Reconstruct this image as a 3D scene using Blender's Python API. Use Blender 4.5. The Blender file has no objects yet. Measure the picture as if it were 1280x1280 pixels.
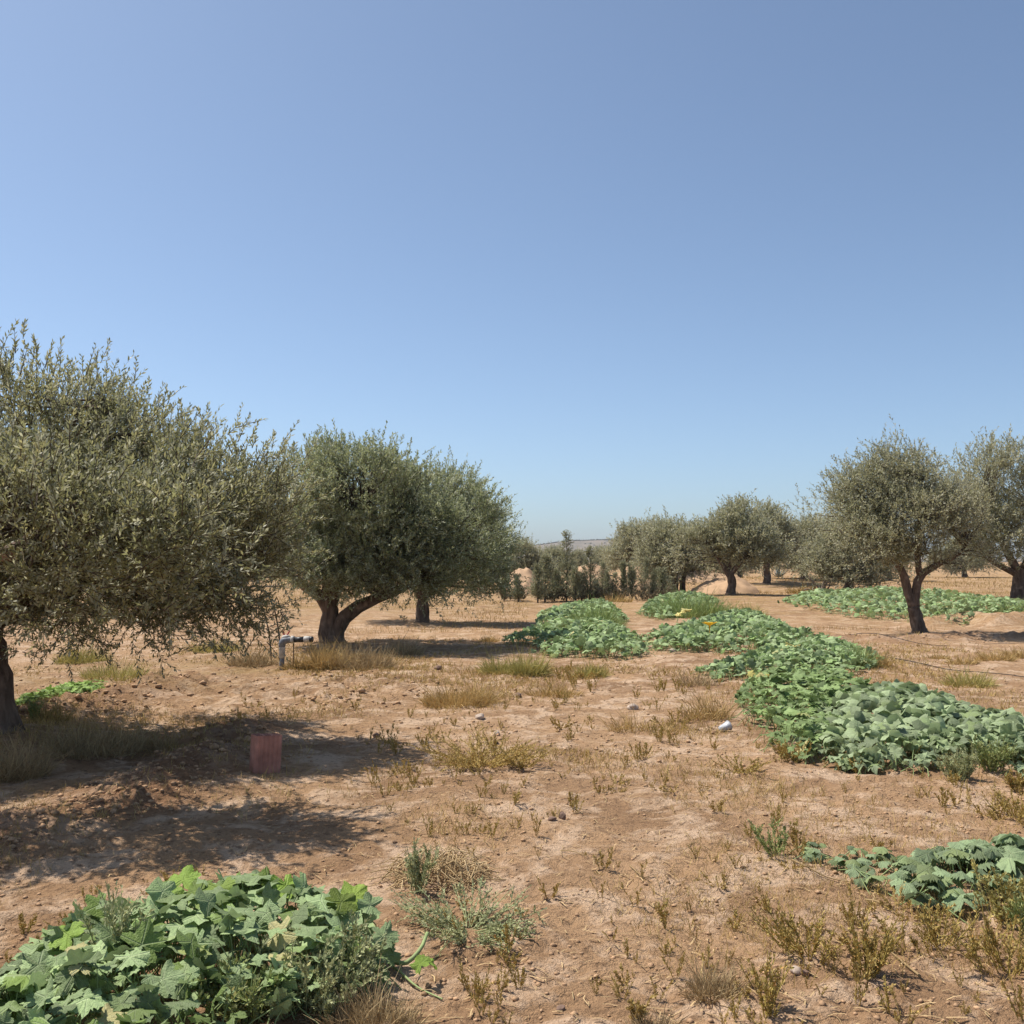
import bpy, math, random
import numpy as np
from mathutils import Vector

# ------------------------------------------------------------------ camera, sky, sun
scene = bpy.context.scene
COL = scene.collection
R = math.radians
F = 1280.0            # focal length in photo pixels (photo is 1280 px wide)
HOR = 700.0           # horizon row in the photo
EYE = 1.6             # eye height, metres

cam_d = bpy.data.cameras.new('camera')
cam = bpy.data.objects.new('camera', cam_d)
COL.objects.link(cam)
cam_d.sensor_width = 36.0
cam_d.lens = 36.0
cam_d.clip_start = 0.05
cam_d.clip_end = 9000
PITCH = math.atan((HOR - 640) / F)
cam.location = (0, 0, EYE)
cam.rotation_euler = (math.pi / 2 + PITCH, 0, 0)
scene.camera = cam

SUN_AZ = -64.0        # degrees clockwise from +Y (view direction): ahead and to the left
SUN_EL = 60.0
world = bpy.data.worlds.new('World')
scene.world = world
world.use_nodes = True
wn = world.node_tree
wn.nodes.clear()
sky = wn.nodes.new('ShaderNodeTexSky')
sky.sky_type = 'NISHITA'
sky.sun_disc = False
sky.sun_elevation = R(SUN_EL)
sky.sun_rotation = R(SUN_AZ)
sky.altitude = 0
sky.air_density = 0.7
sky.dust_density = 1.2
sky.ozone_density = 5.0
bg = wn.nodes.new('ShaderNodeBackground')
bg.inputs['Strength'].default_value = 0.127
wo = wn.nodes.new('ShaderNodeOutputWorld')
tint = wn.nodes.new('ShaderNodeMix')
tint.data_type = 'RGBA'; tint.blend_type = 'MULTIPLY'
tint.inputs[0].default_value = 1.0
tint.inputs[7].default_value = (0.950, 1.0, 0.962, 1)     # slight warm white balance of the camera
hsv = wn.nodes.new('ShaderNodeHueSaturation')
hsv.inputs['Saturation'].default_value = 0.9
wn.links.new(sky.outputs[0], hsv.inputs['Color'])
wn.links.new(hsv.outputs[0], tint.inputs[6])
wn.links.new(tint.outputs[2], bg.inputs[0])
wn.links.new(bg.outputs[0], wo.inputs[0])

sun_d = bpy.data.lights.new('sun', 'SUN')
sun_d.energy = 4.8
sun_d.angle = R(0.53)
sun_d.color = (1.0, 0.94, 0.86)
sun = bpy.data.objects.new('sun', sun_d)
COL.objects.link(sun)
SUN_DIR = Vector((math.sin(R(SUN_AZ)) * math.cos(R(SUN_EL)), math.cos(R(SUN_AZ)) * math.cos(R(SUN_EL)), math.sin(R(SUN_EL))))
sun.rotation_euler = SUN_DIR.to_track_quat('Z', 'Y').to_euler()
sun.location = (-20, 20, 30)

scene.view_settings.view_transform = 'Standard'
scene.view_settings.look = 'None'
scene.view_settings.exposure = 0.36
scene.view_settings.gamma = 1.0
scene.view_settings.use_curve_mapping = False

# ------------------------------------------------------------------ numeric helpers
def rng_(seed):
    return np.random.default_rng(seed)

def _hash(ix, iy, seed):
    with np.errstate(over='ignore'):
        h = (ix.astype(np.int64) * 374761393 + iy.astype(np.int64) * 668265263 + seed * 974711) & 0xffffffff
        h = ((h ^ (h >> 13)) * 1274126177) & 0xffffffff
        h = (h ^ (h >> 16)) & 0xffffffff
    return h / 4294967295.0

def vnoise(x, y, seed=0):
    x = np.asarray(x, float); y = np.asarray(y, float)
    xi = np.floor(x); yi = np.floor(y)
    fx = x - xi; fy = y - yi
    fx = fx * fx * (3 - 2 * fx); fy = fy * fy * (3 - 2 * fy)
    a = _hash(xi, yi, seed); b = _hash(xi + 1, yi, seed)
    c = _hash(xi, yi + 1, seed); d = _hash(xi + 1, yi + 1, seed)
    return (a * (1 - fx) + b * fx) * (1 - fy) + (c * (1 - fx) + d * fx) * fy - 0.5

def fbm(x, y, seed=0, oct=3):
    s = 0; a = 1.0
    for i in range(oct):
        s = s + a * vnoise(x * 2 ** i + 17.3 * i, y * 2 ** i - 9.1 * i, seed + i)
        a *= 0.5
    return s

def G(px, py):
    """ground point (flat plane) seen at a photo pixel"""
    D = EYE * F / (py - HOR)
    return (px - 640) / F * D, D

def seg_dist(x, y, pts):
    d = np.full(np.shape(x), 1e9)
    for (ax, ay), (bx, by) in zip(pts[:-1], pts[1:]):
        vx, vy = bx - ax, by - ay
        t = np.clip(((x - ax) * vx + (y - ay) * vy) / (vx * vx + vy * vy), 0, 1)
        d = np.minimum(d, np.hypot(x - ax - t * vx, y - ay - t * vy))
    return d

RIDGE_1 = [G(-60, 1075), G(60, 1030), G(150, 1003), G(230, 965), G(290, 930), G(300, 912)]
RIDGE_2 = [G(20, 900), G(110, 882), G(200, 857), G(235, 850)]
RIDGE_3 = [G(1010, 806), G(1065, 803), G(1110, 806), G(1170, 803), G(1240, 800), G(1310, 795)]
RIDGE_4 = [G(1160, 782), G(1200, 778), G(1240, 783), G(1290, 780)]
TRUNK_1 = (-4.47, 8.75)
TRUNK_2 = G(415, 806)
TRUNK_R = G(1148, 794)

def dug(x, y):
    """how freshly dug / lumpy the soil is, 0..1"""
    a = np.exp(-(seg_dist(x, y, RIDGE_1) / 0.42) ** 2)
    b = np.exp(-(seg_dist(x, y, RIDGE_2) / 0.45) ** 2)
    c = 0.6 * np.exp(-(seg_dist(x, y, RIDGE_3) / 0.5) ** 2)
    return np.clip(a + b + c, 0, 1)

def rough(x, y):
    cx, cy = G(430, 860)
    r = np.exp(-(((x - cx) / 1.6) ** 2 + ((y - cy) / 1.7) ** 2))
    r2 = 0.6 * np.exp(-(((x + 4.6) / 2.6) ** 2 + ((y - 13.5) / 2.5) ** 2))
    return np.clip(r + r2, 0, 1)

def height(x, y):
    x = np.asarray(x, float); y = np.asarray(y, float)
    r = np.hypot(x, y)
    h = 0.10 * fbm(x * 0.22, y * 0.22, 3, 2) * np.clip(r / 8, 0.25, 1)
    h = h + 0.045 * fbm(x * 1.1, y * 1.1, 11, 2)
    h = h + 0.022 * fbm(x * 3.6, y * 3.6, 21, 3) * np.clip(20 / (r + 1), 0.2, 1)
    h = h + 0.020 * fbm(x * 11, y * 11, 51, 2) * np.clip(14 / (r + 1), 0, 1) * (1 + .8 * fbm(x * .8, y * .8, 57, 2))
    h = h + 0.007 * fbm(x * 27, y * 27, 58, 2) * np.clip(9 - r, 0, 4) / 4
    du = dug(x, y)
    lump = fbm(x * 2.3, y * 2.3, 31, 2)
    h = h + 0.11 * np.exp(-(seg_dist(x, y, RIDGE_1) / 0.34) ** 2) * (1 + 1.1 * lump)
    h = h + 0.11 * np.exp(-(seg_dist(x, y, RIDGE_2) / 0.35) ** 2) * (1 + 0.9 * lump)
    h = h + 0.12 * np.exp(-(seg_dist(x, y, RIDGE_3) / 0.35) ** 2) * (1 + 0.8 * lump)
    h = h + 0.22 * np.exp(-(seg_dist(x, y, RIDGE_4) / 0.40) ** 2) * (1 + 0.8 * lump)
    h = h + (0.06 * du + 0.085 * rough(x, y)) * fbm(x * 6.5, y * 6.5, 41, 3)
    for (tx, ty), a, s in ((TRUNK_1, .16, .8), (TRUNK_2, .12, .6), (TRUNK_R, .05, .6)):
        h = h + a * np.exp(-(((x - tx) ** 2 + (y - ty) ** 2) / s ** 2))
    h = h + 0.42 * np.exp(-(((x - 17.5) / 7) ** 2 + ((y - 36) / 9) ** 2))
    h = h + 0.5 * np.exp(-(((x - 16) / 9) ** 2 + ((y - 62) / 9) ** 2))
    return h

def hz(x, y):
    return float(height(np.array([x]), np.array([y]))[0])

# ------------------------------------------------------------------ object helpers
def mesh_np(name, verts, faces, mat=None, tint=None, uv=None, matidx=None, smooth=False):
    """verts (n,3); faces (m,k) array of equal-size polygons, or a list of such arrays"""
    me = bpy.data.meshes.new(name)
    fl = faces if isinstance(faces, list) else [faces]
    fl = [np.asarray(f, np.int32) for f in fl if len(f)]
    verts = np.asarray(verts, np.float32)
    me.vertices.add(len(verts))
    me.vertices.foreach_set('co', verts.ravel())
    loops = np.concatenate([f.ravel() for f in fl])
    tot = np.concatenate([np.full(len(f), f.shape[1], np.int32) for f in fl])
    start = np.concatenate([[0], np.cumsum(tot)[:-1]]).astype(np.int32)
    me.loops.add(len(loops))
    me.loops.foreach_set('vertex_index', loops)
    me.polygons.add(len(tot))
    me.polygons.foreach_set('loop_start', start)
    me.polygons.foreach_set('loop_total', tot)
    if smooth:
        me.polygons.foreach_set('use_smooth', np.ones(len(tot), bool))
    if matidx is not None:
        me.polygons.foreach_set('material_index', np.asarray(matidx, np.int32))
    me.update(calc_edges=True)
    if tint is not None:
        at = me.attributes.new('tint', 'FLOAT', 'POINT')
        at.data.foreach_set('value', np.asarray(tint, np.float32))
    if uv is not None:
        ul = me.uv_layers.new(name='UVMap')
        ul.data.foreach_set('uv', np.asarray(uv, np.float32)[loops].ravel())
    if mat is not None:
        for m in (mat if isinstance(mat, (list, tuple)) else [mat]):
            me.materials.append(m)
    return me

def obj(name, me, parent=None, loc=None, rot=None, scale=None):
    o = bpy.data.objects.new(name, me)
    COL.objects.link(o)
    if parent is not None: o.parent = parent
    if loc is not None: o.location = loc
    if rot is not None: o.rotation_euler = rot
    if scale is not None: o.scale = scale
    return o

def tag(o, label=None, cat=None, group=None, kind=None):
    if label: o['label'] = label
    if cat: o['category'] = cat
    if group: o['group'] = group
    if kind: o['kind'] = kind
    return o

def thing(name, label, cat, loc, rotz=0, group=None):
    o = obj(name, None, None, loc, (0, 0, rotz))
    o.empty_display_size = 0.2
    return tag(o, label, cat, group)

def copy_thing(root, loc, rotz, scale, label, group=None):
    r = root.copy(); COL.objects.link(r)
    r.location = loc; r.rotation_euler = (0, 0, rotz); r.scale = scale
    r['label'] = label
    if group: r['group'] = group
    for ch in list(root.children):
        c = ch.copy(); COL.objects.link(c); c.parent = r
        for g in list(ch.children):
            d = g.copy(); COL.objects.link(d); d.parent = c
    return r

class MB:
    """collects geometry (verts, polygons of any size) for one mesh"""
    def __init__(s):
        s.v = []; s.f = {}; s.n = 0; s.t = []
    def add(s, v, f, tint=0.0):
        v = np.asarray(v, float).reshape(-1, 3); f = np.asarray(f, int)
        s.f.setdefault(f.shape[1], []).append(f + s.n)
        s.v.append(v); s.n += len(v)
        t = np.asarray(tint, float)
        s.t.append(np.full(len(v), float(t)) if t.ndim == 0 else t)
        return s
    def tube(s, pts, rad, sides=8, tint=0.0, noise=0.0, rng=None, caps=False, flute=0.0):
        v, f = tube(pts, rad, sides, noise, rng, flute)
        s.add(v, f, tint)
        if caps:
            n = len(pts); k = s.n - len(v)
            for ring in (0, n - 1):
                idx = [k + ring * sides + i for i in range(sides)]
                if ring == 0: idx = idx[::-1]
                s.f.setdefault(sides, []).append(np.array([idx]))
        return s
    def box(s, c, d, tint=0.0, R3=None):
        x, y, z = np.array(d) / 2
        v = np.array([(a * x, b * y, e * z) for a in (-1, 1) for b in (-1, 1) for e in (-1, 1)])
        if R3 is not None: v = v @ np.array(R3).T
        v = v + np.array(c)
        f = [(0, 1, 3, 2), (4, 6, 7, 5), (0, 4, 5, 1), (2, 3, 7, 6), (0, 2, 6, 4), (1, 5, 7, 3)]
        return s.add(v, f, tint)
    def mesh(s, name, mat, smooth=False):
        return mesh_np(name, np.concatenate(s.v), [np.concatenate(x) for x in s.f.values()], mat, np.concatenate(s.t), smooth=smooth)

def nrm(a):
    return a / np.maximum(np.linalg.norm(a, axis=-1, keepdims=True), 1e-9)

def tube(pts, rad, sides=8, noise=0.0, rng=None, flute=0.0):
    P = np.asarray(pts, float); n = len(P)
    rad = np.broadcast_to(np.asarray(rad, float), (n,))
    T = np.gradient(P, axis=0); T = nrm(T)
    u = np.cross(T[0], [0.31, 0.87, 0.2]); u = u / np.linalg.norm(u)
    vs = []
    ang = np.arange(sides) / sides * 2 * np.pi
    ph = rng.uniform(0, 6.28) if rng is not None else 0
    for i in range(n):
        u = u - T[i] * np.dot(u, T[i]); u = u / np.linalg.norm(u)
        w = np.cross(T[i], u)
        rr = np.full(sides, rad[i])
        if noise and rng is not None:
            rr = rr * (1 + noise * rng.uniform(-1, 1, sides))
        if flute:
            rr = rr * (1 + flute * np.sin(3 * ang + ph + i * 0.5) + flute * 0.7 * np.sin(5 * ang + ph * 2 - i * 0.3))
        vs.append(P[i] + rr[:, None] * (np.cos(ang)[:, None] * u + np.sin(ang)[:, None] * w))
    f = []
    for i in range(n - 1):
        for j in range(sides):
            k = (j + 1) % sides
            f.append((i * sides + j, i * sides + k, (i + 1) * sides + k, (i + 1) * sides + j))
    return np.concatenate(vs), np.array(f)

def smooth_path(pts, n):
    """Catmull-Rom resample"""
    P = np.asarray(pts, float)
    Q = np.vstack([2 * P[0] - P[1], P, 2 * P[-1] - P[-2]])
    out = []
    m = len(P) - 1
    for t in np.linspace(0, m - 1e-6, n):
        i = int(t); u = t - i
        p0, p1, p2, p3 = Q[i], Q[i + 1], Q[i + 2], Q[i + 3]
        out.append(0.5 * (2 * p1 + (p2 - p0) * u + (2 * p0 - 5 * p1 + 4 * p2 - p3) * u * u + (3 * p1 - p0 - 3 * p2 + p3) * u ** 3))
    return np.array(out)

# ------------------------------------------------------------------ materials
class NT:
    def __init__(s, name):
        s.m = bpy.data.materials.new(name); s.m.use_nodes = True
        s.t = s.m.node_tree; s.t.nodes.clear()
        s.out = s.n('ShaderNodeOutputMaterial')
    def n(s, typ, **kw):
        nd = s.t.nodes.new(typ)
        for k, v in kw.items(): setattr(nd, k, v)
        return nd
    def set(s, nd, key, val):
        if isinstance(val, bpy.types.NodeSocket): s.t.links.new(val, nd.inputs[key])
        else:
            if isinstance(val, tuple) and len(val) == 3 and nd.inputs[key].type == 'RGBA': val = val + (1,)
            nd.inputs[key].default_value = val
    def noise(s, vec, scale, detail=3, rough=0.55, dist=0.0):
        nd = s.n('ShaderNodeTexNoise')
        if vec is not None: s.set(nd, 'Vector', vec)
        s.set(nd, 'Scale', scale); s.set(nd, 'Detail', detail); s.set(nd, 'Roughness', rough); s.set(nd, 'Distortion', dist)
        return nd.outputs['Fac']
    def ramp(s, fac, a, b):
        nd = s.n('ShaderNodeMapRange'); nd.clamp = True
        s.set(nd, 'Value', fac); s.set(nd, 'From Min', a); s.set(nd, 'From Max', b)
        return nd.outputs[0]
    def math(s, op, a, b=0.0):
        nd = s.n('ShaderNodeMath', operation=op)
        s.set(nd, 0, a); s.set(nd, 1, b)
        return nd.outputs[0]
    def mix(s, fac, a, b, blend='MIX'):
        nd = s.n('ShaderNodeMix', data_type='RGBA', blend_type=blend)
        s.set(nd, 0, fac); s.set(nd, 6, a); s.set(nd, 7, b)
        return nd.outputs[2]
    def attr(s, name):
        nd = s.n('ShaderNodeAttribute', attribute_name=name)
        return nd.outputs['Fac']
    def coord(s, which='Object'):
        return s.n('ShaderNodeTexCoord').outputs[which]
    def bump(s, h, strength, dist):
        nd = s.n('ShaderNodeBump')
        s.set(nd, 'Height', h); s.set(nd, 'Strength', strength); s.set(nd, 'Distance', dist)
        return nd.outputs[0]
    def bsdf(s, color, rough=0.8, normal=None, spec=0.3, translucent=0.0, tcol=None):
        b = s.n('ShaderNodeBsdfPrincipled')
        s.set(b, 'Base Color', color); s.set(b, 'Roughness', rough); s.set(b, 'Specular IOR Level', spec)
        if normal is not None: s.set(b, 'Normal', normal)
        res = b.outputs[0]
        if translucent > 0:
            t = s.n('ShaderNodeBsdfTranslucent'); s.set(t, 'Color', tcol if tcol is not None else color)
            mx = s.n('ShaderNodeMixShader'); s.set(mx, 0, translucent)
            s.t.links.new(res, mx.inputs[1]); s.t.links.new(t.outputs[0], mx.inputs[2]); res = mx.outputs[0]
        s.t.links.new(res, s.out.inputs['Surface'])
        return s.m

def mat_leaf(name, top, under, alt, rough=0.45, tr=0.22, spec=0.4):
    """thin leaf: dark upper face, paler lower face, per-leaf variation from 'tint'"""
    m = NT(name)
    tint = m.attr('tint')
    geo = m.n('ShaderNodeNewGeometry')
    c = m.mix(m.ramp(tint, 0.45, 1.0), top, alt)
    c = m.mix(geo.outputs['Backfacing'], c, under)
    hs = m.n('ShaderNodeHueSaturation')
    val = m.math('ADD', 0.72, m.math('MULTIPLY', m.math('FRACT', m.math('MULTIPLY', tint, 7.31)), 0.56))
    m.set(hs, 'Value', val); m.set(hs, 'Color', c)
    return m.bsdf(hs.outputs[0], rough, None, spec, tr)

def mat_squash(name, base, vein, young, rough=0.62, tr=0.22, old=0.03):
    m = NT(name)
    uvn = m.n('ShaderNodeUVMap').outputs[0]
    sp = m.n('ShaderNodeSeparateXYZ'); m.set(sp, 0, uvn)
    x = m.math('SUBTRACT', sp.outputs[0], 0.5); y = m.math('SUBTRACT', sp.outputs[1], 0.5)
    ang = m.math('ARCTAN2', y, x)
    rr = m.math('SQRT', m.math('ADD', m.math('MULTIPLY', x, x), m.math('MULTIPLY', y, y)))
    # seven main veins: |sin(3.5 a)| * r is the distance to the nearest vein
    d = m.math('MULTIPLY', m.math('ABSOLUTE', m.math('SINE', m.math('MULTIPLY', ang, 2.5))), rr)
    v = m.math('SUBTRACT', 1.0, m.ramp(d, 0.006, 0.05))
    oi = m.n('ShaderNodeObjectInfo').outputs['Random']
    rnd = m.math('FRACT', m.math('ADD', oi, m.attr('tint')))
    nz = m.noise(uvn, 7.0, 3)
    c = m.mix(m.ramp(nz, 0.35, 0.7), base, tuple(min(1, q * 1.35) for q in base))
    c = m.mix(m.ramp(rnd, 0.62, 0.97), c, young)
    c = m.mix(m.ramp(rnd, 1 - old - 0.01, 1 - old), c, (0.42, 0.38, 0.17))
    c = m.mix(m.math('MULTIPLY', v, 0.4), c, vein)
    geo = m.n('ShaderNodeNewGeometry')
    c = m.mix(m.math('MULTIPLY', geo.outputs['Backfacing'], 0.5), c, tuple(min(1, q * 1.5) for q in base))
    hs = m.n('ShaderNodeHueSaturation')
    m.set(hs, 'Value', m.math('ADD', 0.6, m.math('MULTIPLY', m.math('FRACT', m.math('MULTIPLY', rnd, 5.7)), 0.85)))
    m.set(hs, 'Color', c)
    b = m.bump(m.math('ADD', m.math('MULTIPLY', v, -0.6), m.noise(uvn, 22.0, 2)), 0.5, 0.012)
    return m.bsdf(hs.outputs[0], rough, b, 0.3, tr)

def mat_bark(name, a, b, scale=1.0):
    m = NT(name)
    co = m.coord('Object')
    mp = m.n('ShaderNodeMapping'); m.set(mp, 'Vector', co); mp.inputs['Scale'].default_value = (scale, scale, scale * 0.25)
    n1 = m.noise(mp.outputs[0], 14, 5, 0.65, 0.6)
    n2 = m.noise(co, 5, 3)
    c = m.mix(m.ramp(n1, 0.35, 0.68), a, b)
    c = m.mix(m.ramp(n2, 0.55, 0.75), c, tuple(q * 1.5 for q in b))
    return m.bsdf(c, 0.92, m.bump(n1, 1.0, 0.03), 0.15)

def mat_simple(name, col, rough=0.8, var=0.25, scale=30, spec=0.3, tr=0.0, bump=0.0, use_tint=False):
    m = NT(name)
    n = m.noise(m.coord('Object'), scale, 4)
    c = m.mix(m.ramp(n, 0.3, 0.7), tuple(q * (1 - var) for q in col), tuple(min(1, q * (1 + var)) for q in col))
    if use_tint:
        hs = m.n('ShaderNodeHueSaturation')
        m.set(hs, 'Value', m.math('ADD', 0.85, m.math('MULTIPLY', m.attr('tint'), 0.4))); m.set(hs, 'Color', c)
        c = hs.outputs[0]
    return m.bsdf(c, rough, m.bump(n, bump, 0.01) if bump else None, spec, tr)

def mat_ground():
    m = NT('dry_soil')
    co = m.coord('Object')
    big = m.noise(co, 0.16, 4, 0.6)
    mid = m.noise(co, 0.9, 5, 0.62, 0.3)
    crust = m.noise(co, 2.4, 6, 0.68, 0.5)
    fine = m.noise(co, 18, 6, 0.7)
    spk = m.noise(co, 70, 3, 0.7)
    A, B = (0.435, 0.270, 0.148), (0.285, 0.168, 0.090)
    c = m.mix(m.ramp(mid, 0.42, 0.62), A, B)
    c = m.mix(m.ramp(big, 0.48, 0.66), c, (0.475, 0.30, 0.168))
    c = m.mix(m.math('MULTIPLY', m.ramp(crust, 0.48, 0.60), 0.9), c, (0.62, 0.44, 0.295))
    c = m.mix(m.math('MULTIPLY', m.ramp(fine, 0.52, 0.66), 0.85), c, (0.18, 0.105, 0.058))
    c = m.mix(m.math('MULTIPLY', m.ramp(spk, 0.62, 0.74), 0.5), c, (0.54, 0.38, 0.24))
    dg = m.attr('dug')
    c = m.mix(m.math('MULTIPLY', dg, 0.6), c, m.mix(m.ramp(fine, 0.4, 0.65), (0.25, 0.13, 0.073), (0.16, 0.085, 0.05)))
    gr = m.attr('grass')
    c = m.mix(m.math('MULTIPLY', m.math('MULTIPLY', gr, m.ramp(m.noise(co, 1.2, 5, 0.65), 0.38, 0.62)), 0.75), c,
              m.mix(m.ramp(fine, 0.35, 0.65), (0.34, 0.22, 0.075), (0.22, 0.135, 0.05)))
    h = m.math('ADD', m.math('MULTIPLY', crust, 0.9), m.math('ADD', m.math('MULTIPLY', fine, 0.55), m.math('MULTIPLY', spk, 0.22)))
    return m.bsdf(c, 0.97, m.bump(h, 1.0, 0.09), 0.12)

def mat_hill():
    m = NT('hill_rock')
    co = m.coord('Object')
    mp = m.n('ShaderNodeMapping'); m.set(mp, 'Vector', co); mp.inputs['Scale'].default_value = (0.012, 0.012, 0.22)
    st = m.noise(mp.outputs[0], 1.0, 5, 0.6, 0.4)
    mp2 = m.n('ShaderNodeMapping'); m.set(mp2, 'Vector', co); mp2.inputs['Scale'].default_value = (0.05, 0.02, 0.3)
    sc = m.noise(mp2.outputs[0], 1.3, 6, 0.7)
    c = m.mix(m.ramp(st, 0.4, 0.62), (0.235, 0.195, 0.155), (0.17, 0.148, 0.118))
    c = m.mix(m.ramp(sc, 0.50, 0.62), c, (0.12, 0.115, 0.095))
    return m.bsdf(c, 0.95, None, 0.1)

M = {}
M['ground'] = mat_ground()
M['hill'] = mat_hill()
M['mound'] = mat_simple('mound_soil', (0.43, 0.285, 0.175), 0.96, 0.18, 1.6, 0.1, bump=0.6)
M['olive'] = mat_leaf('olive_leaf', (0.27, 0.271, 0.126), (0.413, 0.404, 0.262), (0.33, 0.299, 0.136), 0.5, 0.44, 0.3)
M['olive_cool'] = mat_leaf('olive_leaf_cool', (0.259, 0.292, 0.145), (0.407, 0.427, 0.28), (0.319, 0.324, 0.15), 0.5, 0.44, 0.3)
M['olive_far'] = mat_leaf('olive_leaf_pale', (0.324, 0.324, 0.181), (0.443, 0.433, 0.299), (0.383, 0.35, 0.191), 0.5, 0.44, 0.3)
M['twig'] = mat_simple('twig_bark', (0.10, 0.075, 0.055), 0.9, 0.3, 20, 0.1)
M['bark'] = mat_bark('olive_bark', (0.085, 0.057, 0.042), (0.21, 0.15, 0.11))
M['dead'] = mat_bark('dead_wood', (0.20, 0.16, 0.13), (0.36, 0.30, 0.25))
M['conifer'] = mat_leaf('conifer_needles', (0.28, 0.287, 0.161), (0.322, 0.322, 0.196), (0.35, 0.315, 0.168), 0.6, 0.3)
M['squash'] = mat_squash('squash_leaf', (0.225, 0.298, 0.132), (0.41, 0.46, 0.28), (0.20, 0.29, 0.06))
M['squash_gray'] = mat_squash('squash_leaf_glaucous', (0.235, 0.290, 0.152), (0.40, 0.45, 0.29), (0.21, 0.27, 0.11), old=-.05)
M['squash_far'] = mat_squash('squash_leaf_far', (0.235, 0.310, 0.142), (0.41, 0.47, 0.28), (0.17, 0.27, 0.07), old=0.006)
M['squash_teal'] = mat_squash('squash_leaf_teal', (0.180, 0.238, 0.122), (0.33, 0.38, 0.23), (0.20, 0.25, 0.10), old=-.05)
M['squash_lush'] = mat_squash('squash_leaf_lush', (0.19, 0.29, 0.06), (0.3, 0.38, 0.14), (0.22, 0.31, 0.05), old=-.05)
M['squash_green'] = mat_squash('squash_leaf_green', (0.180, 0.250, 0.092), (0.31, 0.37, 0.18), (0.18, 0.26, 0.075), old=0.004)
M['stem'] = mat_simple('squash_stem', (0.26, 0.33, 0.13), 0.6, 0.2, 20, 0.3)
M['weed'] = mat_leaf('weed_olive', (0.326, 0.248, 0.067), (0.423, 0.315, 0.109), (0.443, 0.248, 0.081), 0.75, 0.15, 0.15)
M['weed_brown'] = mat_leaf('weed_brown', (0.376, 0.26, 0.084), (0.41, 0.305, 0.112), (0.512, 0.358, 0.126), 0.85, 0.12, 0.1)
M['weed_green'] = mat_leaf('weed_green', (0.235, 0.287, 0.091), (0.302, 0.327, 0.14), (0.335, 0.296, 0.098), 0.7, 0.2, 0.2)
M['weed_yellow'] = mat_leaf('weed_yellow', (0.38, 0.33, 0.10), (0.40, 0.35, 0.14), (0.40, 0.28, 0.10), 0.75, 0.25, 0.2)
M['weed_gray'] = mat_leaf('weed_gray_green', (0.313, 0.342, 0.166), (0.379, 0.386, 0.206), (0.379, 0.334, 0.142), 0.75, 0.2, 0.2)
M['grass_green'] = mat_leaf('grass_fresh', (0.24, 0.315, 0.09), (0.27, 0.33, 0.12), (0.33, 0.345, 0.112), 0.7, 0.25, 0.2)
M['grass_gold'] = mat_leaf('grass_golden', (0.46, 0.31, 0.115), (0.47, 0.33, 0.14), (0.55, 0.40, 0.18), 0.8, 0.2, 0.15)
M['grass_olive'] = mat_leaf('grass_olive', (0.383, 0.333, 0.096), (0.397, 0.355, 0.128), (0.482, 0.383, 0.128), 0.8, 0.2, 0.15)
M['grass_brown'] = mat_leaf('grass_brown', (0.37, 0.26, 0.135), (0.38, 0.28, 0.15), (0.52, 0.40, 0.22), 0.85, 0.15, 0.1)
M['straw'] = mat_leaf('straw', (0.44, 0.31, 0.16), (0.44, 0.31, 0.16), (0.55, 0.41, 0.23), 0.8, 0.05, 0.15)
M['clod'] = mat_simple('soil_clod', (0.38, 0.24, 0.14), 0.97, 0.3, 40, 0.1, use_tint=True)
M['stone'] = mat_simple('pale_stone', (0.44, 0.35, 0.28), 0.9, 0.25, 30, 0.2, bump=0.5)
M['stone_dark'] = mat_simple('brown_stone', (0.20, 0.13, 0.095), 0.9, 0.25, 30, 0.2, bump=0.5)
M['brick'] = mat_simple('terracotta', (0.46, 0.215, 0.155), 0.9, 0.3, 9, 0.2, bump=0.25)
M['pvc_gray'] = mat_simple('gray_pvc', (0.15, 0.16, 0.18), 0.5, 0.25, 25, 0.45)
M['pvc_white'] = mat_simple('white_pvc', (0.40, 0.38, 0.34), 0.6, 0.3, 18, 0.4)
M['pvc_black'] = mat_simple('black_pipe', (0.022, 0.022, 0.024), 0.45, 0.2, 20, 0.4)
M['red'] = mat_simple('red_plastic', (0.45, 0.06, 0.05), 0.5, 0.15, 20, 0.4)
M['white_plastic'] = mat_simple('white_plastic', (0.56, 0.57, 0.59), 0.45, 0.15, 20, 0.4, tr=0.15)
M['hose'] = mat_simple('hose_black', (0.035, 0.03, 0.027), 0.6, 0.3, 10, 0.3)
M['agave'] = mat_simple('agave_leaf', (0.23, 0.26, 0.24), 0.6, 0.2, 6, 0.3)
M['flower'] = mat_simple('squash_flower', (0.75, 0.42, 0.02), 0.6, 0.15, 20, 0.2, tr=0.2)
M['fruit'] = mat_simple('pale_gourd', (0.62, 0.55, 0.25), 0.5, 0.2, 6, 0.35)

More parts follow.
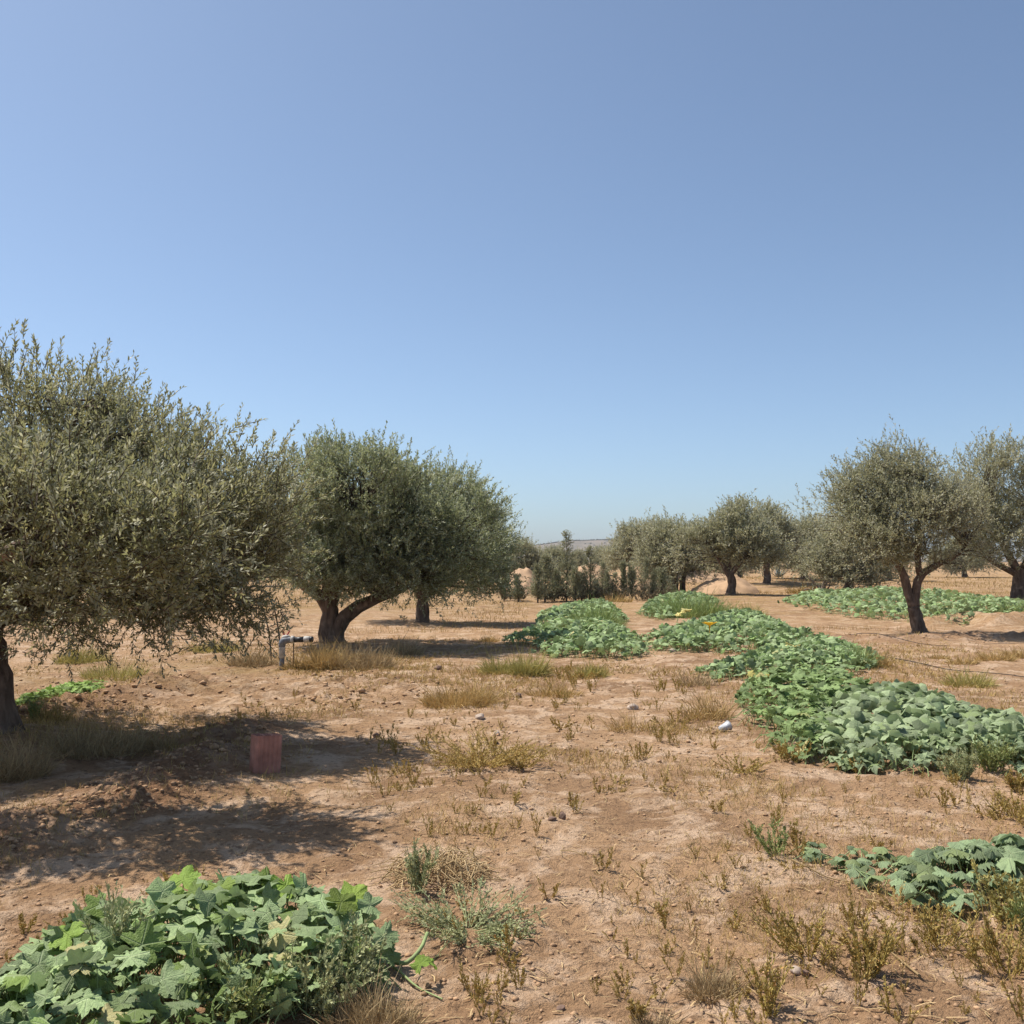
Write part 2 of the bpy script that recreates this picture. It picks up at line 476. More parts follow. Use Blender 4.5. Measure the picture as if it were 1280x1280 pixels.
# ------------------------------------------------------------------ ground, hill, mounds
def build_ground():
    th = np.radians(np.concatenate([np.linspace(-180, -40, 36)[:-1], np.linspace(-40, 40, 430), np.linspace(40, 180, 36)[1:-1]]))
    rr = np.concatenate([[0.3, 1.2, 2.0], np.geomspace(2.6, 16, 420), np.geomspace(16, 160, 210)[1:], np.geomspace(160, 6000, 40)[1:]])
    T, RR = np.meshgrid(th, rr)
    X = RR * np.sin(T); Y = RR * np.cos(T)
    Z = height(X.ravel(), Y.ravel()).reshape(X.shape)
    Z = Z * np.clip(1.6 - RR / 400, 0, 1)
    v = np.stack([X, Y, Z], -1).reshape(-1, 3)
    nr, nt = X.shape
    i, j = np.meshgrid(np.arange(nr - 1), np.arange(nt), indexing='ij')
    k = (j + 1) % nt
    f = np.stack([i * nt + j, i * nt + k, (i + 1) * nt + k, (i + 1) * nt + j], -1).reshape(-1, 4)[:, ::-1]
    me = mesh_np('ground', v, f, M['ground'], smooth=True)
    x, y = v[:, 0], v[:, 1]
    a = me.attributes.new('dug', 'FLOAT', 'POINT'); a.data.foreach_set('value', dug(x, y).astype(np.float32))
    far = np.clip((np.hypot(x, y) - 22) / 14, 0, 1)
    near = 0.9 * np.exp(-(((x + 3.4) / 1.6) ** 2 + ((y - 16.0) / 1.6) ** 2)) + 0.8 * np.exp(-(((x + 5.5) / 2.2) ** 2 + ((y - 14.5) / 3) ** 2))
    g = np.clip(far + near, 0, 1)
    a = me.attributes.new('grass', 'FLOAT', 'POINT'); a.data.foreach_set('value', g.astype(np.float32))
    tag(obj('ground', me), kind='structure')

def build_hill():
    D0 = 1250.0
    px = np.linspace(330, 1260, 180)
    ctrl_x = [330, 480, 600, 640, 662, 690, 715, 760, 800, 860, 940, 1040, 1140, 1260]
    ctrl_y = [701, 698, 692, 688, 683, 679.0, 676.0, 674.8, 675.6, 678, 684, 692, 698, 701]
    top = np.interp(px, ctrl_x, ctrl_y)
    ht = (HOR - top) / F * D0 + EYE
    ds = np.array([-420, -340, -270, -210, -160, -110, -60, -20, 0, 60, 200, 420])
    pr = np.array([-0.05, 0.10, 0.22, 0.36, 0.48, 0.66, 0.83, 0.96, 1.0, 1.0, 0.9, -0.1])
    xs = (px - 640) / F * D0
    X, Dd = np.meshgrid(xs, ds)
    H = ht[None, :] * pr[:, None]
    nz = fbm(X * 0.015, Dd * 0.02, 5, 3)
    Z = H + nz * 5.0 * (1 - np.abs(pr[:, None] - 0.5) * 2).clip(0, 1)
    v = np.stack([X, D0 + Dd, Z], -1).reshape(-1, 3)
    nr, nt = X.shape
    i, j = np.meshgrid(np.arange(nr - 1), np.arange(nt - 1), indexing='ij')
    f = np.stack([i * nt + j, i * nt + j + 1, (i + 1) * nt + j + 1, (i + 1) * nt + j], -1).reshape(-1, 4)
    tag(obj('hill', mesh_np('hill', v, f, M['hill'], smooth=True)), kind='structure')
    # scrub growing along the crest and on the slope, far too small to count
    g = rng_(8); mb = MB()
    oc = np.array([(1, 0, 0), (0, 1, 0), (-1, 0, 0), (0, -1, 0), (0, 0, 1), (0, 0, -.4)], float)
    of = [(0, 1, 4), (1, 2, 4), (2, 3, 4), (3, 0, 4), (1, 0, 5), (2, 1, 5), (3, 2, 5), (0, 3, 5)]
    for q in range(900):
        p = g.uniform(640, 900)
        crest = q < 760
        dd = g.uniform(-6, 20) if crest else g.uniform(-330, -40)
        hh = np.interp(p, px, ht) * np.interp(dd, ds, pr)
        s = g.uniform(.7, 1.5) if crest else g.uniform(.5, 1.1)
        mb.add(oc * np.array([s * 1.6, s, s]) * g.uniform(.7, 1.3, (6, 1)) + np.array([(p - 640) / F * D0, D0 + dd, hh]), of, g.uniform(0, 1))
    tag(obj('hill_scrub', mb.mesh('hill_scrub', mat_simple('far_scrub', (0.055, 0.056, 0.045), 0.9, 0.2, 0.3, 0.1))),
        'dark line of scrub along the crest of the far hill', 'scrub', kind='stuff')

def mound(px, D, wpx, h, seed, depth=2.2):
    cx = (px - 640) / F * D
    w = wpx / F * D / 2
    g = np.linspace(-1.25, 1.25, 44)
    U, V = np.meshgrid(g, g)
    r = np.hypot(U, V)
    Z = h * np.clip(1 - r ** 2.1, -0.25, 1) * (.95 + 0.42 * fbm(U * 1.6 + seed, V * 1.6, seed, 3)) + 0.10 * fbm(U * 8, V * 8, seed + 5, 3)
    Z = np.minimum(Z, 10)
    Z = np.where(r > 1.15, -0.2, Z)
    v = np.stack([cx + U * w, D + V * depth, Z + hz(cx, D)], -1).reshape(-1, 3)
    n = len(g)
    i, j = np.meshgrid(np.arange(n - 1), np.arange(n - 1), indexing='ij')
    f = np.stack([i * n + j, i * n + j + 1, (i + 1) * n + j + 1, (i + 1) * n + j], -1).reshape(-1, 4)
    tag(obj('earth_mound', mesh_np('earth_mound', v, f, M['mound'], smooth=True)), kind='structure')

build_ground()
build_hill()
mound(653, 49, 66, 1.3, 61)
mound(735, 52, 74, 1.4, 62)
mound(792, 54, 70, 1.1, 65)
mound(905, 47.5, 88, .8, 63, 2.0)
mound(870, 62, 120, 0.8, 64, 3)

# ------------------------------------------------------------------ olive trees
def leaves_on_shoots(base, d, L, nl, ll, lw, g, a0=0.75, grav=0.0, up_bias=0.75):
    S = len(base)
    t = (np.arange(nl) + 0.6) / nl
    t = np.broadcast_to(t, (S, nl)) + g.uniform(-.3, .3, (S, nl)) / nl
    rv = nrm(g.normal(size=(S, 3)))
    p1 = nrm(np.cross(d, rv)); p2 = np.cross(d, p1)
    bend = rv * 0.18
    bend[:, 2] += grav
    pos = base[:, None] + d[:, None] * (L[:, None] * t)[..., None] + bend[:, None] * (L[:, None] * t * t)[..., None]
    dd = nrm(d[:, None] + 2 * bend[:, None] * t[..., None])
    phi = np.arange(nl)[None] * (math.pi / 2) + (np.arange(nl)[None] % 2) * math.pi + g.uniform(-.6, .6, (S, nl)) + g.uniform(0, 6.28, (S, 1))
    a = a0 * (1.15 - 0.5 * t) + g.uniform(-.25, .25, (S, nl))
    side = p1[:, None] * np.cos(phi)[..., None] + p2[:, None] * np.sin(phi)[..., None]
    ax = nrm(dd * np.cos(a)[..., None] + side * np.sin(a)[..., None])
    l = ll * g.uniform(.7, 1.25, (S, nl)) * (1.1 - 0.35 * t)
    w = lw * g.uniform(.75, 1.25, (S, nl))
    rr = nrm(np.cross(ax, g.normal(size=(S, nl, 3)) * 0.55 + np.array([0, 0, 1.0])))
    nn = np.cross(ax, rr)
    flip = np.where((nn[..., 2] < 0) & (g.uniform(0, 1, nn.shape[:2]) < up_bias), -1.0, 1.0)
    wd = rr * flip[..., None]
    A = pos; B = pos + ax * (l * .5)[..., None] + wd * (w * .5)[..., None]
    C = pos + ax * l[..., None]; Dd = pos + ax * (l * .5)[..., None] - wd * (w * .5)[..., None]
    v = np.stack([A, B, C, Dd], 2).reshape(-1, 3)
    n = S * nl
    f = np.arange(n * 4).reshape(n, 4)
    ti = np.repeat(g.uniform(0, 1, n), 4)
    # twig: a narrow strip along the shoot
    tw = 0.0028
    e = base + d * L[:, None] + bend * L[:, None]
    mid = base + d * (L * .5)[:, None] + bend * (L * .25)[:, None]
    sv = np.stack([base - p1 * tw * 1.5, base + p1 * tw * 1.5, mid - p1 * tw, mid + p1 * tw, e - p1 * tw * .4, e + p1 * tw * .4], 1).reshape(-1, 3)
    k = np.arange(S)[:, None] * 6
    sf = np.concatenate([k + [0, 1, 3, 2], k + [2, 3, 5, 4]])
    return v, f, ti, sv, sf

def lobes_from_px(lst, base):
    """(px, py, depth, half-width px, half-depth m, half-height px) -> offsets from base and radii in metres"""
    out = []
    for px, py, D, rx, ry, rz in lst:
        x = (px - 640) / F * D; z = EYE + (HOR - py) / F * D
        out.append((x - base[0], D - base[1], z - base[2], rx / F * D, ry, rz / F * D))
    return np.array(out)

def olive_tree(label, base, lobes,  trunk_paths, n_clu, n_sh, shoot, nl, ll, lw, seed, leaf='olive', group=None, fill=0.55, spr=0.16,
               sprouts=0, cat='olive tree', zmin=0.15, holes=-.12, bark='bark'):
    """trunk_paths: list of (points rel. to base, radii) - the trunk first, then limbs"""
    g = rng_(seed)
    root = thing('olive_tree', label, cat, base, 0, group)
    mb = MB(); limb_pts = []
    for i, (pts, rad) in enumerate(trunk_paths):
        n = 18 if i == 0 else 10
        P = smooth_path(pts, n)
        rr = np.interp(np.linspace(0, 1, n), np.linspace(0, 1, len(rad)), rad)
        P[1:-1] += g.normal(size=(n - 2, 3)) * rr[1:-1, None] * (0.02 if i == 0 else 0.09)
        mb.tube(P, rr, 16 if i == 0 else 9, noise=0.06, rng=g, flute=0.12 if i == 0 else 0.05, caps=True)
        limb_pts.append(P[n // 2:] if i == 0 else P)
    obj('trunk', mb.mesh('trunk', M[bark], True), root)
    limb = np.concatenate(limb_pts)
    lo = np.array(lobes, float); lo[:, 3:] = np.maximum(lo[:, 3:] - shoot * .5, .25)
    area = (lo[:, 3] * lo[:, 4] + lo[:, 4] * lo[:, 5] + lo[:, 3] * lo[:, 5])
    cl = []; out = []
    while len(cl) < n_clu:
        q = g.choice(len(lo), p=area / area.sum())
        u = nrm(g.normal(size=3))
        rf = fill + (1 - fill) * math.sqrt(g.uniform())
        p = lo[q, :3] + u * lo[q, 3:] * rf
        inside = np.min(np.linalg.norm((p - lo[:, :3]) / lo[:, 3:], axis=1))
        if inside < fill * 0.8 and g.uniform() < 0.68: continue
        if vnoise(np.array([p[0] * 1.25 + p[2] * .8 + seed]), np.array([p[1] * 1.25 - p[2] * 1.1]), seed)[0] < holes and g.uniform() < .88: continue
        if p[2] < zmin + g.uniform(0, .12): continue
        cl.append(p); out.append(nrm(u / lo[q, 3:] * lo[q, 3:].mean()))
    cl = np.array(cl); out = np.array(out)
    br = MB()
    for p in cl:
        d = np.linalg.norm(limb - p, axis=1) + np.maximum(0, limb[:, 2] - p[2]) * 1.5
        k = np.argmin(d); a = limb[k]
        mid = (a + p) / 2 + g.normal(size=3) * 0.07 * np.linalg.norm(p - a) + np.array([0, 0, 0.05])
        br.tube(smooth_path([a, mid, p], 5), [.022, .017, .013, .009, .004], 4)
    obj('branches', br.mesh('branches', M['twig'], True), root)
    # leafy shoots
    base_ = np.repeat(cl, n_sh, 0) + g.normal(size=(n_clu * n_sh, 3)) * spr
    o = np.repeat(out, n_sh, 0)
    o[:, 2] = np.maximum(o[:, 2], -.3)
    zc = (base_[:, 2] - lo[:, 2].min()) / max(0.1, np.ptp(lo[:, 2]) + 0.3)
    upv = np.zeros_like(o); upv[:, 2] = np.interp(zc, [-.6, 0.1, 0.8, 1.4], [0.12, 0.35, 0.75, 1.1])
    d = nrm(o * 0.75 + upv + g.normal(size=o.shape) * 0.42)
    L = shoot * g.uniform(.55, 1.3, len(base_))
    parts = [leaves_on_shoots(base_, d, L, nl, ll, lw, g, grav=-0.06)]
    if sprouts:
        top = np.argsort(-(cl[:, 2] + g.normal(size=len(cl)) * .35))[:sprouts]
        b2 = np.repeat(cl[top], 2, 0) + g.normal(size=(sprouts * 2, 3)) * 0.08
        d2 = nrm(np.array([0, 0, 1.0]) + 0.28 * np.repeat(out[top], 2, 0) + g.normal(size=b2.shape) * 0.14)
        parts.append(leaves_on_shoots(b2, d2, shoot * 1.35 * g.uniform(.6, 1.2, len(b2)), int(nl * 1.3), ll * 0.95, lw, g, a0=.6, grav=0.0))
    vs, fs, ts, mi = [], [], [], []
    off = 0
    for v, f, ti, sv, sf in parts:
        vs += [v, sv]; fs += [f + off, sf + off + len(v)]
        ts += [ti, np.zeros(len(sv))]
        mi += [np.zeros(len(f)), np.ones(len(sf))]
        off += len(v) + len(sv)
    me = mesh_np('crown', np.concatenate(vs), np.concatenate(fs), [M[leaf], M['twig']], np.concatenate(ts), matidx=np.concatenate(mi))
    tag(obj('crown', me, root), kind='stuff')
    return root

def P3(px, py, D):
    return np.array([(px - 640) / F * D, D, EYE + (HOR - py) / F * D])

def rel(base, *pp):
    return [tuple(P3(*q) - np.array(base)) for q in pp]

# --- large tree cut by the left edge
b = (TRUNK_1[0], TRUNK_1[1], hz(*TRUNK_1) - 0.06)
lob = lobes_from_px([(60, 572, 8.9, 128, 1.3, 112), (170, 600, 8.8, 110, .95, 90), (255, 660, 8.95, 100, .95, 92), (318, 640, 9.3, 54, .75, 74), (90, 690, 8.7, 190, .75, 105),
                     (290, 705, 8.9, 74, .8, 88), (150, 745, 8.8, 130, .75, 62), (110, 690, 10.3, 190, 1.1, 110), (0, 640, 8.5, 130, .8, 120)], b)
lob2 = np.array([[1.35, -2.35, 1.6, .95, .62, .6], [2.05, -2.2, 1.55, .6, .5, .45], [-1.5, .2, 2.0, 1.2, 1.4, 1.0], [-.8, -.4, 2.35, 1.1, 1.1, .8], [-1.3, 1.2, 1.8, 1.1, 1.0, .9]])
lob = np.vstack([lob, lob2])
tp = [([(0, 0, -.35), (.0, 0, -.1), (.02, 0, .12), (.02, .02, .35), (-.02, .02, .6), (-.06, 0, .85), (-.02, .05, 1.1)], [.42, .37, .33, .285, .25, .225, .205, .19, .18, .175, .17, .165, .16]),
      ([(-.02, .05, 1.0), (.4, -.1, 1.5), (.8, -.1, 2.1), (.95, .1, 2.8)], [.13, .1, .07, .03]),
      ([(-.02, .05, 1.0), (.6, .3, 1.25), (1.3, .2, 1.55), (2.0, .1, 1.8)], [.12, .09, .06, .025]),
      ([(-.02, .05, 1.0), (.3, -.8, 1.4), (.9, -1.3, 1.6), (1.3, -1.7, 1.8)], [.1, .08, .05, .02]),
      ([(-.02, .05, 1.0), (-.4, .2, 1.6), (-.9, .4, 2.1), (-1.2, .5, 2.6)], [.12, .09, .06, .03]),
      ([(-.02, .05, 1.0), (.3, .9, 1.4), (.8, 1.5, 1.9)], [.1, .07, .03])]
olive_tree('largest olive tree, cut by the left photo edge, low crown over dug soil', b, lob, tp, 700, 24, .25, 20, .053, .0145, 101, 'olive', sprouts=10, spr=.15, zmin=.95)

# --- second olive, beside the pipe
b = (TRUNK_2[0], TRUNK_2[1], hz(*TRUNK_2) - 0.06)
D = b[1]
lob = lobes_from_px([(380, 622, D, 62, 1.2, 72), (450, 625, D - .4, 85, 1.4, 80), (520, 650, D, 62, 1.2, 72), (445, 700, D - .7, 92, 1.1, 48),
                     (375, 680, D, 42, 1.0, 48), (560, 690, D + .1, 62, 1.1, 56), (470, 625, D + .1, 60, .9, 70), (490, 680, D + 1.2, 110, 1.0, 60), (500, 715, D - .6, 85, .9, 32), (590, 665, D + .3, 38, .9, 58)], b)
tp = [([(.0, 0, -.1), (-.0, 0, .06)] + rel(b, (412, 785, D), (414, 765, D), (412, 752, D), (408, 738, D), (410, 715, D)), [.34, .24, .175, .15, .13, .09, .04]),
      ([(.03, 0, -.1), (.05, -.02, .05)] + rel(b, (421, 790, D - .03), (432, 774, D - .05), (452, 757, D - .08), (482, 743, D - .1), (512, 733, D), (545, 700, D)), [.28, .19, .15, .135, .12, .09, .06, .03]),
      (rel(b, (414, 770, D), (405, 748, D), (388, 736, D), (368, 722, D), (350, 700, D)), [.13, .12, .10, .07, .04]),
      (rel(b, (413, 762, D), (422, 735, D), (436, 690, D), (450, 640, D)), [.12, .10, .07, .03]),
      (rel(b, (470, 748, D - .08), (488, 715, D), (505, 660, D)), [.09, .07, .03])]
olive_tree('dense round olive tree beside the standing water pipe, thick forked trunk in dry grass', b, lob, tp, 560, 19, .27, 16, .074, .023, 102, 'olive_cool', sprouts=10, spr=.16, zmin=.85)

# --- third olive, behind the second one's right side
x, y = G(528, 777); b = (x, y, hz(x, y) - .05); D = y
lob = lobes_from_px([(560, 640, D, 50, 1.2, 52), (600, 680, D, 42, 1.2, 52), (530, 650, D, 60, 1.2, 60), (575, 715, D - .6, 66, 1.1, 38), (618, 705, D, 28, 1.0, 45), (490, 690, D, 60, 1.2, 55)], b)
tp = [([(0, 0, -.1), (0, 0, .1), (.02, 0, .5), (0, 0, .8)], [.26, .18, .14, .13]),
      ([(0, 0, .7), (.3, 0, 1.3), (.6, 0, 2.2)], [.15, .1, .04]), ([(0, 0, .7), (.7, 0, 1.2), (1.5, .1, 1.6)], [.14, .09, .03]),
      ([(0, 0, .7), (-.3, 0, 1.4), (-.6, 0, 2.2)], [.14, .1, .04])]
olive_tree('olive tree with a short dark trunk standing behind the dense round olive', b, lob, tp, 380, 15, .33, 13, .085, .027, 103, 'olive_cool', sprouts=16, spr=.2, zmin=.8)

# --- right olive with forked trunk
b = (TRUNK_R[0], TRUNK_R[1], hz(*TRUNK_R) - .06); D = b[1]
lob = lobes_from_px([(1135, 597, D, 46, 1.1, 48), (1080, 625, D + .3, 48, 1.1, 46), (1163, 584, D - .2, 25, .8, 38), (1150, 650, D - .6, 70, 1.1, 44), (1045, 655, D, 44, 1.0, 40),
                     (1085, 680, D - .5, 55, .9, 24), (1195, 645, D, 48, 1.0, 38), (1205, 697, D - .2, 40, .8, 26), (1150, 690, D - .3, 62, .8, 22), (1085, 695, D, 50, .8, 24), (1120, 640, D + 1.1, 80, .9, 48), (1105, 582, D, 24, .7, 26)], b)
tp = [([(0, 0, -.1), (-.01, 0, .08), (-.06, 0, .3), (-.14, 0, .62)], [.24, .165, .13, .125]),
      (rel(b, (1141, 762, D), (1133, 740, D), (1127, 715, D), (1112, 690, D), (1098, 655, D)), [.11, .095, .085, .06, .03]),
      (rel(b, (1142, 762, D), (1144, 740, D), (1150, 720, D), (1166, 708, D), (1190, 698, D), (1205, 685, D)), [.10, .09, .085, .065, .045, .025]),
      (rel(b, (1150, 720, D), (1146, 695, D), (1150, 650, D), (1155, 600, D)), [.075, .06, .045, .02])]
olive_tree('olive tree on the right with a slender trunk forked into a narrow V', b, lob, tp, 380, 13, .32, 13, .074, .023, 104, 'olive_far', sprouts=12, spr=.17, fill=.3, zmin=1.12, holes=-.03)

# --- tree cut off by the right edge
x, y = 16.8, 34.0; b = (x, y, hz(x, y) - .06); D = y
lob = lobes_from_px([(1225, 600, D, 42, 1.6, 48), (1268, 610, D, 40, 1.6, 52), (1215, 650, D, 44, 1.6, 46), (1270, 665, D - .5, 62, 1.6, 42), (1310, 630, D, 50, 1.6, 55)], b)
tp = [([(0, 0, -.1), (0, 0, .1), (.02, 0, .6), (0, 0, 1.0)], [.36, .25, .22, .2]), ([(0, 0, .8), (-.5, 0, 1.8), (-1.0, 0, 2.8)], [.15, .1, .04]),
      ([(0, 0, .8), (.5, 0, 1.8), (.6, 0, 3.0)], [.15, .1, .04]), ([(0, 0, .8), (-1.0, -.2, 1.3), (-1.7, -.2, 1.9)], [.12, .08, .03])]
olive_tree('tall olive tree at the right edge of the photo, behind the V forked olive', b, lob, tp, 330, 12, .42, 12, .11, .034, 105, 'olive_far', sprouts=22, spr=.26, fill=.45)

# --- olives in the background: three kinds, copied
def far_proto(seed, label, x, y, sc, rot, lobes, nclu, low=False, twin=False, leaf='olive_far'):
    g = rng_(seed)
    tp = [([(0, 0, -.15), (0, 0, .1), (.05, 0, .5), (-.05, 0, .9)], [.26, .19, .16, .15]),
          ([(-.05, 0, .8), (-.4, .1, 1.4), (-.9, .1, 2.1)], [.12, .09, .03]), ([(-.05, 0, .8), (.4, -.1, 1.4), (.9, 0, 2.2)], [.12, .09, .03]),
          ([(-.05, 0, .8), (0, .3, 1.6), (.1, .3, 2.6)], [.1, .08, .03])]
    if twin:
        tp += [([(.5, .1, -.15), (.48, .1, .4), (.6, .1, 1.0), (.9, .1, 1.7)], [.17, .13, .11, .04]), ([(-.5, -.1, -.15), (-.55, -.1, .5), (-.8, -.1, 1.4)], [.14, .11, .05])]
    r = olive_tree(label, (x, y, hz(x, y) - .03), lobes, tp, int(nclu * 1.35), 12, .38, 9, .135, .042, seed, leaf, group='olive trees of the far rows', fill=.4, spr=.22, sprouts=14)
    r.rotation_euler[2] = rot; r.scale = (sc, sc, sc)
    return r

def at_px(px, D):
    return (px - 640) / F * D, D

LA = np.array([[.2, 0, 2.4, 1.2, 1.2, .95], [-1.2, .2, 1.8, 1.1, .9, .8], [1.3, 0, 1.75, 1.1, .9, .8], [.4, -.8, 1.7, 1.0, .8, .7], [-.2, .9, 1.7, 1.1, .8, .8], [2.0, .1, 1.3, .7, .6, .5], [-1.9, 0, 1.35, .7, .6, .55], [.5, .2, 3.1, .6, .6, .5]])
LB = np.array([[.3, 0, 2.6, 1.0, 1.0, .9], [-.8, 0, 2.1, 1.1, 1.0, 1.0], [1.2, .1, 2.0, 1.0, .9, .95], [0, -.8, 1.4, 1.4, .8, .8], [0, .8, 1.5, 1.4, .7, .8], [-1.5, 0, 1.2, .8, .8, .8], [1.8, 0, 1.2, .7, .8, .7]])
LC = np.array([[0, 0, 2.0, 1.4, 1.3, 1.0], [-1.3, 0, 1.4, 1.0, 1.0, 1.0], [1.4, 0, 1.3, 1.1, 1.0, .9], [.2, -.9, 1.1, 1.4, .7, .8], [0, .9, 1.2, 1.3, .7, .9], [-.4, 0, 2.6, .8, .7, .6], [2.1, .2, 1.0, .7, .7, .7]])
x, y = at_px(913, 44)
LA[:, 2] += .25
pA = far_proto(201, 'far olive with a bent bare trunk in front of a pale earth mound', x, y, 1.05, 0.0, LA, 200)
x, y = at_px(842, 49)
pB = far_proto(202, 'far olive with several stems at the right end of the conifer saplings', x, y, 1.06, 0.3, LB, 210, twin=True)
x, y = at_px(1060, 45)
pC = far_proto(203, 'low bushy olive left of the V forked olive, crown nearly touching the ground', x, y, .98, 0.0, LC, 210)
FAR = [(pA, 958, 56, 1.12, 1.2, 'far olive just right of the bent trunk olive, behind a spiky agave'),
       (pC, 1005, 60, 1.12, 2.1, 'far olive between the agave and the low bushy olive'),
       (pB, 812, 62, 1.15, 2.6, 'far olive behind the right half of the conifer saplings'),
       (pC, 655, 72, .96, .7, 'far olive behind the leftmost earth mound'),
       (pC, 690, 78, .82, 3.0, 'far olive behind the tallest conifer sapling'),
       (pA, 778, 80, .88, 4.0, 'far olive behind the narrow dark column sapling'),
       (pC, 752, 104, .9, 5.0, 'small far olive under the crest of the hill'),
       (pB, 1040, 66, 1.2, 4.4, 'far olive rising behind the low bushy olive'),
       (pC, 880, 72, 1.1, 5.5, 'far olive half hidden behind the bent trunk olive'),
       (pC, 925, 84, 1.2, 3.3, 'pale far olive filling the gap right of the bent trunk olive'),
       (pC, 722, 118, .85, 1.9, 'tiny pale olive in the dip below the hill'),
       (pA, 1110, 78, 1.1, .4, 'far olive hidden mostly by the V forked olive'),
       (pC, 300, 62, 1.05, 1.1, 'far olive behind the right side of the largest olive crown'),
       (pA, 418, 74, 1.1, 2.2, 'far olive behind the trunk side of the dense round olive'),
       (pC, 1205, 96, 1.3, 2.9, 'far olive beyond the golden field on the right')]
for pr, px, D, sc, rz, lab in FAR:
    x, y = at_px(px, D)
    copy_thing(pr, (x, y, hz(x, y) - .03), rz, (sc, sc, sc), lab, 'olive trees of the far rows')

# ------------------------------------------------------------------ conifer saplings
def conifer(label, loc, h, rad, seed, kind):
    g = rng_(seed)
    root = thing('conifer_sapling', label, 'conifer', loc, 0, 'row of young conifers')
    mb = MB(); mb.tube(smooth_path([(0, 0, -.05), (.02, 0, h * .5), (0, .01, h)], 7), np.linspace(.035, .006, 7), 6)
    obj('trunk', mb.mesh('trunk', M['twig'], True), root)
    bases, dirs, lens = [], [], []
    n = {'tall': 220, 'med': 165, 'bush': 135, 'column': 170}[kind]
    for i in range(n):
        t = g.uniform(.03, 1.0) if kind != 'tall' else g.uniform(.05, 1) ** 1.1
        prof = {'tall': (1 - t) ** .95, 'med': (1 - t) ** .9, 'bush': (1 - t) ** .95 * (.5 + .5 * g.uniform()), 'column': min(1, (1 - t) * 5) * .9}[kind]
        bl = rad * prof * g.uniform(.55, 1.1) + .05
        an = g.uniform(0, 6.28)
        el = {'tall': .3, 'med': .5, 'bush': .75, 'column': 1.2}[kind] + g.uniform(-.25, .25)
        dr = np.array([math.cos(an) * math.cos(el), math.sin(an) * math.cos(el), math.sin(el)])
        z = t * h * (.97 if kind != 'bush' else .9)
        m = max(2, int(bl / .09))
        for k in range(m):
            s = (k + .5) / m
            bases.append(np.array([0, 0, z]) + dr * bl * s + g.normal(size=3) * .02)
            dirs.append(nrm(dr + g.normal(size=3) * .55 + np.array([0, 0, .25]))); lens.append(g.uniform(.1, .2))
    bases = np.array(bases); dirs = np.array(dirs); lens = np.array(lens)
    v, f, ti, sv, sf = leaves_on_shoots(bases, dirs, lens, 9, .085, .024, g, .6)
    me = mesh_np('crown', np.vstack([v, sv]), np.concatenate([f, sf + len(v)]), [M['conifer'], M['twig']], np.concatenate([ti, np.zeros(len(sv))]),
                 matidx=np.concatenate([np.zeros(len(f)), np.ones(len(sf))]))
    tag(obj('crown', me, root), kind='stuff')
    return root

def gloc(px, py, dz=0.0):
    x, y = G(px, py)
    return (x, y, hz(x, y) + dz)

p_tall = conifer('tallest conifer sapling, a thin dark spire rising above the hill line', gloc(708, 751), 2.72, .72, 301, 'tall')
p_med = conifer('second tallest conifer sapling, right of the tall spire', gloc(737, 751), 2.1, .55, 302, 'med')
p_bush = conifer('bushy low conifer sapling at the foot of the tallest spire, right side', gloc(719, 752), 1.35, .6, 303, 'bush')
p_col = conifer('narrow column shaped dark sapling near the right end of the row', gloc(779, 750), 1.45, .16, 304, 'column')
p_bush2 = conifer('bushy sapling with slanted branches left of the tallest spire', gloc(672, 753), 1.5, .6, 305, 'bush')
SAP = [(p_bush, 630, 751, .8, .4, 'low bushy sapling hard against the third olive crown'), (p_bush2, 648, 752, .75, 1.3, 'low bushy sapling before the leftmost earth mound'),
       (p_med, 681, 752, .88, 2.0, 'slender conifer sapling between the leftmost mound and the tallest spire'), (p_bush, 693, 751, .85, 2.5, 'bushy sapling touching the tallest spire on its left'),
       (p_bush2, 727, 751, .75, 3.3, 'bushy sapling filling the gap between the two tallest saplings'), (p_bush, 746, 750, .8, 4.0, 'bushy sapling just right of the second tallest one'),
       (p_med, 752, 749, .64, 4.4, 'short pointed sapling, first to rise right of the second tallest'), (p_bush2, 760, 750, .78, 5.1, 'bushy sapling before the second earth mound right edge'),
       (p_med, 769, 750, .6, .3, 'short pointed sapling just left of the narrow column'), (p_bush, 790, 750, .9, 1.0, 'bushy sapling just right of the narrow column'),
       (p_med, 803, 750, .68, 1.9, 'pointed sapling midway between the narrow column and the many stemmed olive'), (p_bush2, 814, 750, .8, 2.7, 'bushy sapling left of the many stemmed olive'),
       (p_bush, 827, 749, .95, 3.8, 'bushy sapling under the many stemmed olive crown'), (p_bush2, 838, 748, .7, 4.6, 'last low sapling at the right end of the conifer row')]
for pr, px, py, sc, rz, lab in SAP:
    kx = .8 + .55 * ((px * 37) % 100) / 100; kz = .82 + .4 * ((px * 61) % 100) / 100
    c_ = copy_thing(pr, gloc(px, py), rz, (sc * kx, sc * kx, sc * kz), lab, 'row of young conifers')
    c_.rotation_euler = (R(((px * 13) % 9) - 4), R(((px * 29) % 11) - 5), rz)

M['scrub_dark'] = mat_leaf('scrub_dark', (0.15, 0.125, 0.075), (0.17, 0.14, 0.09), (0.20, 0.15, 0.085), 0.8, 0.2, 0.1)
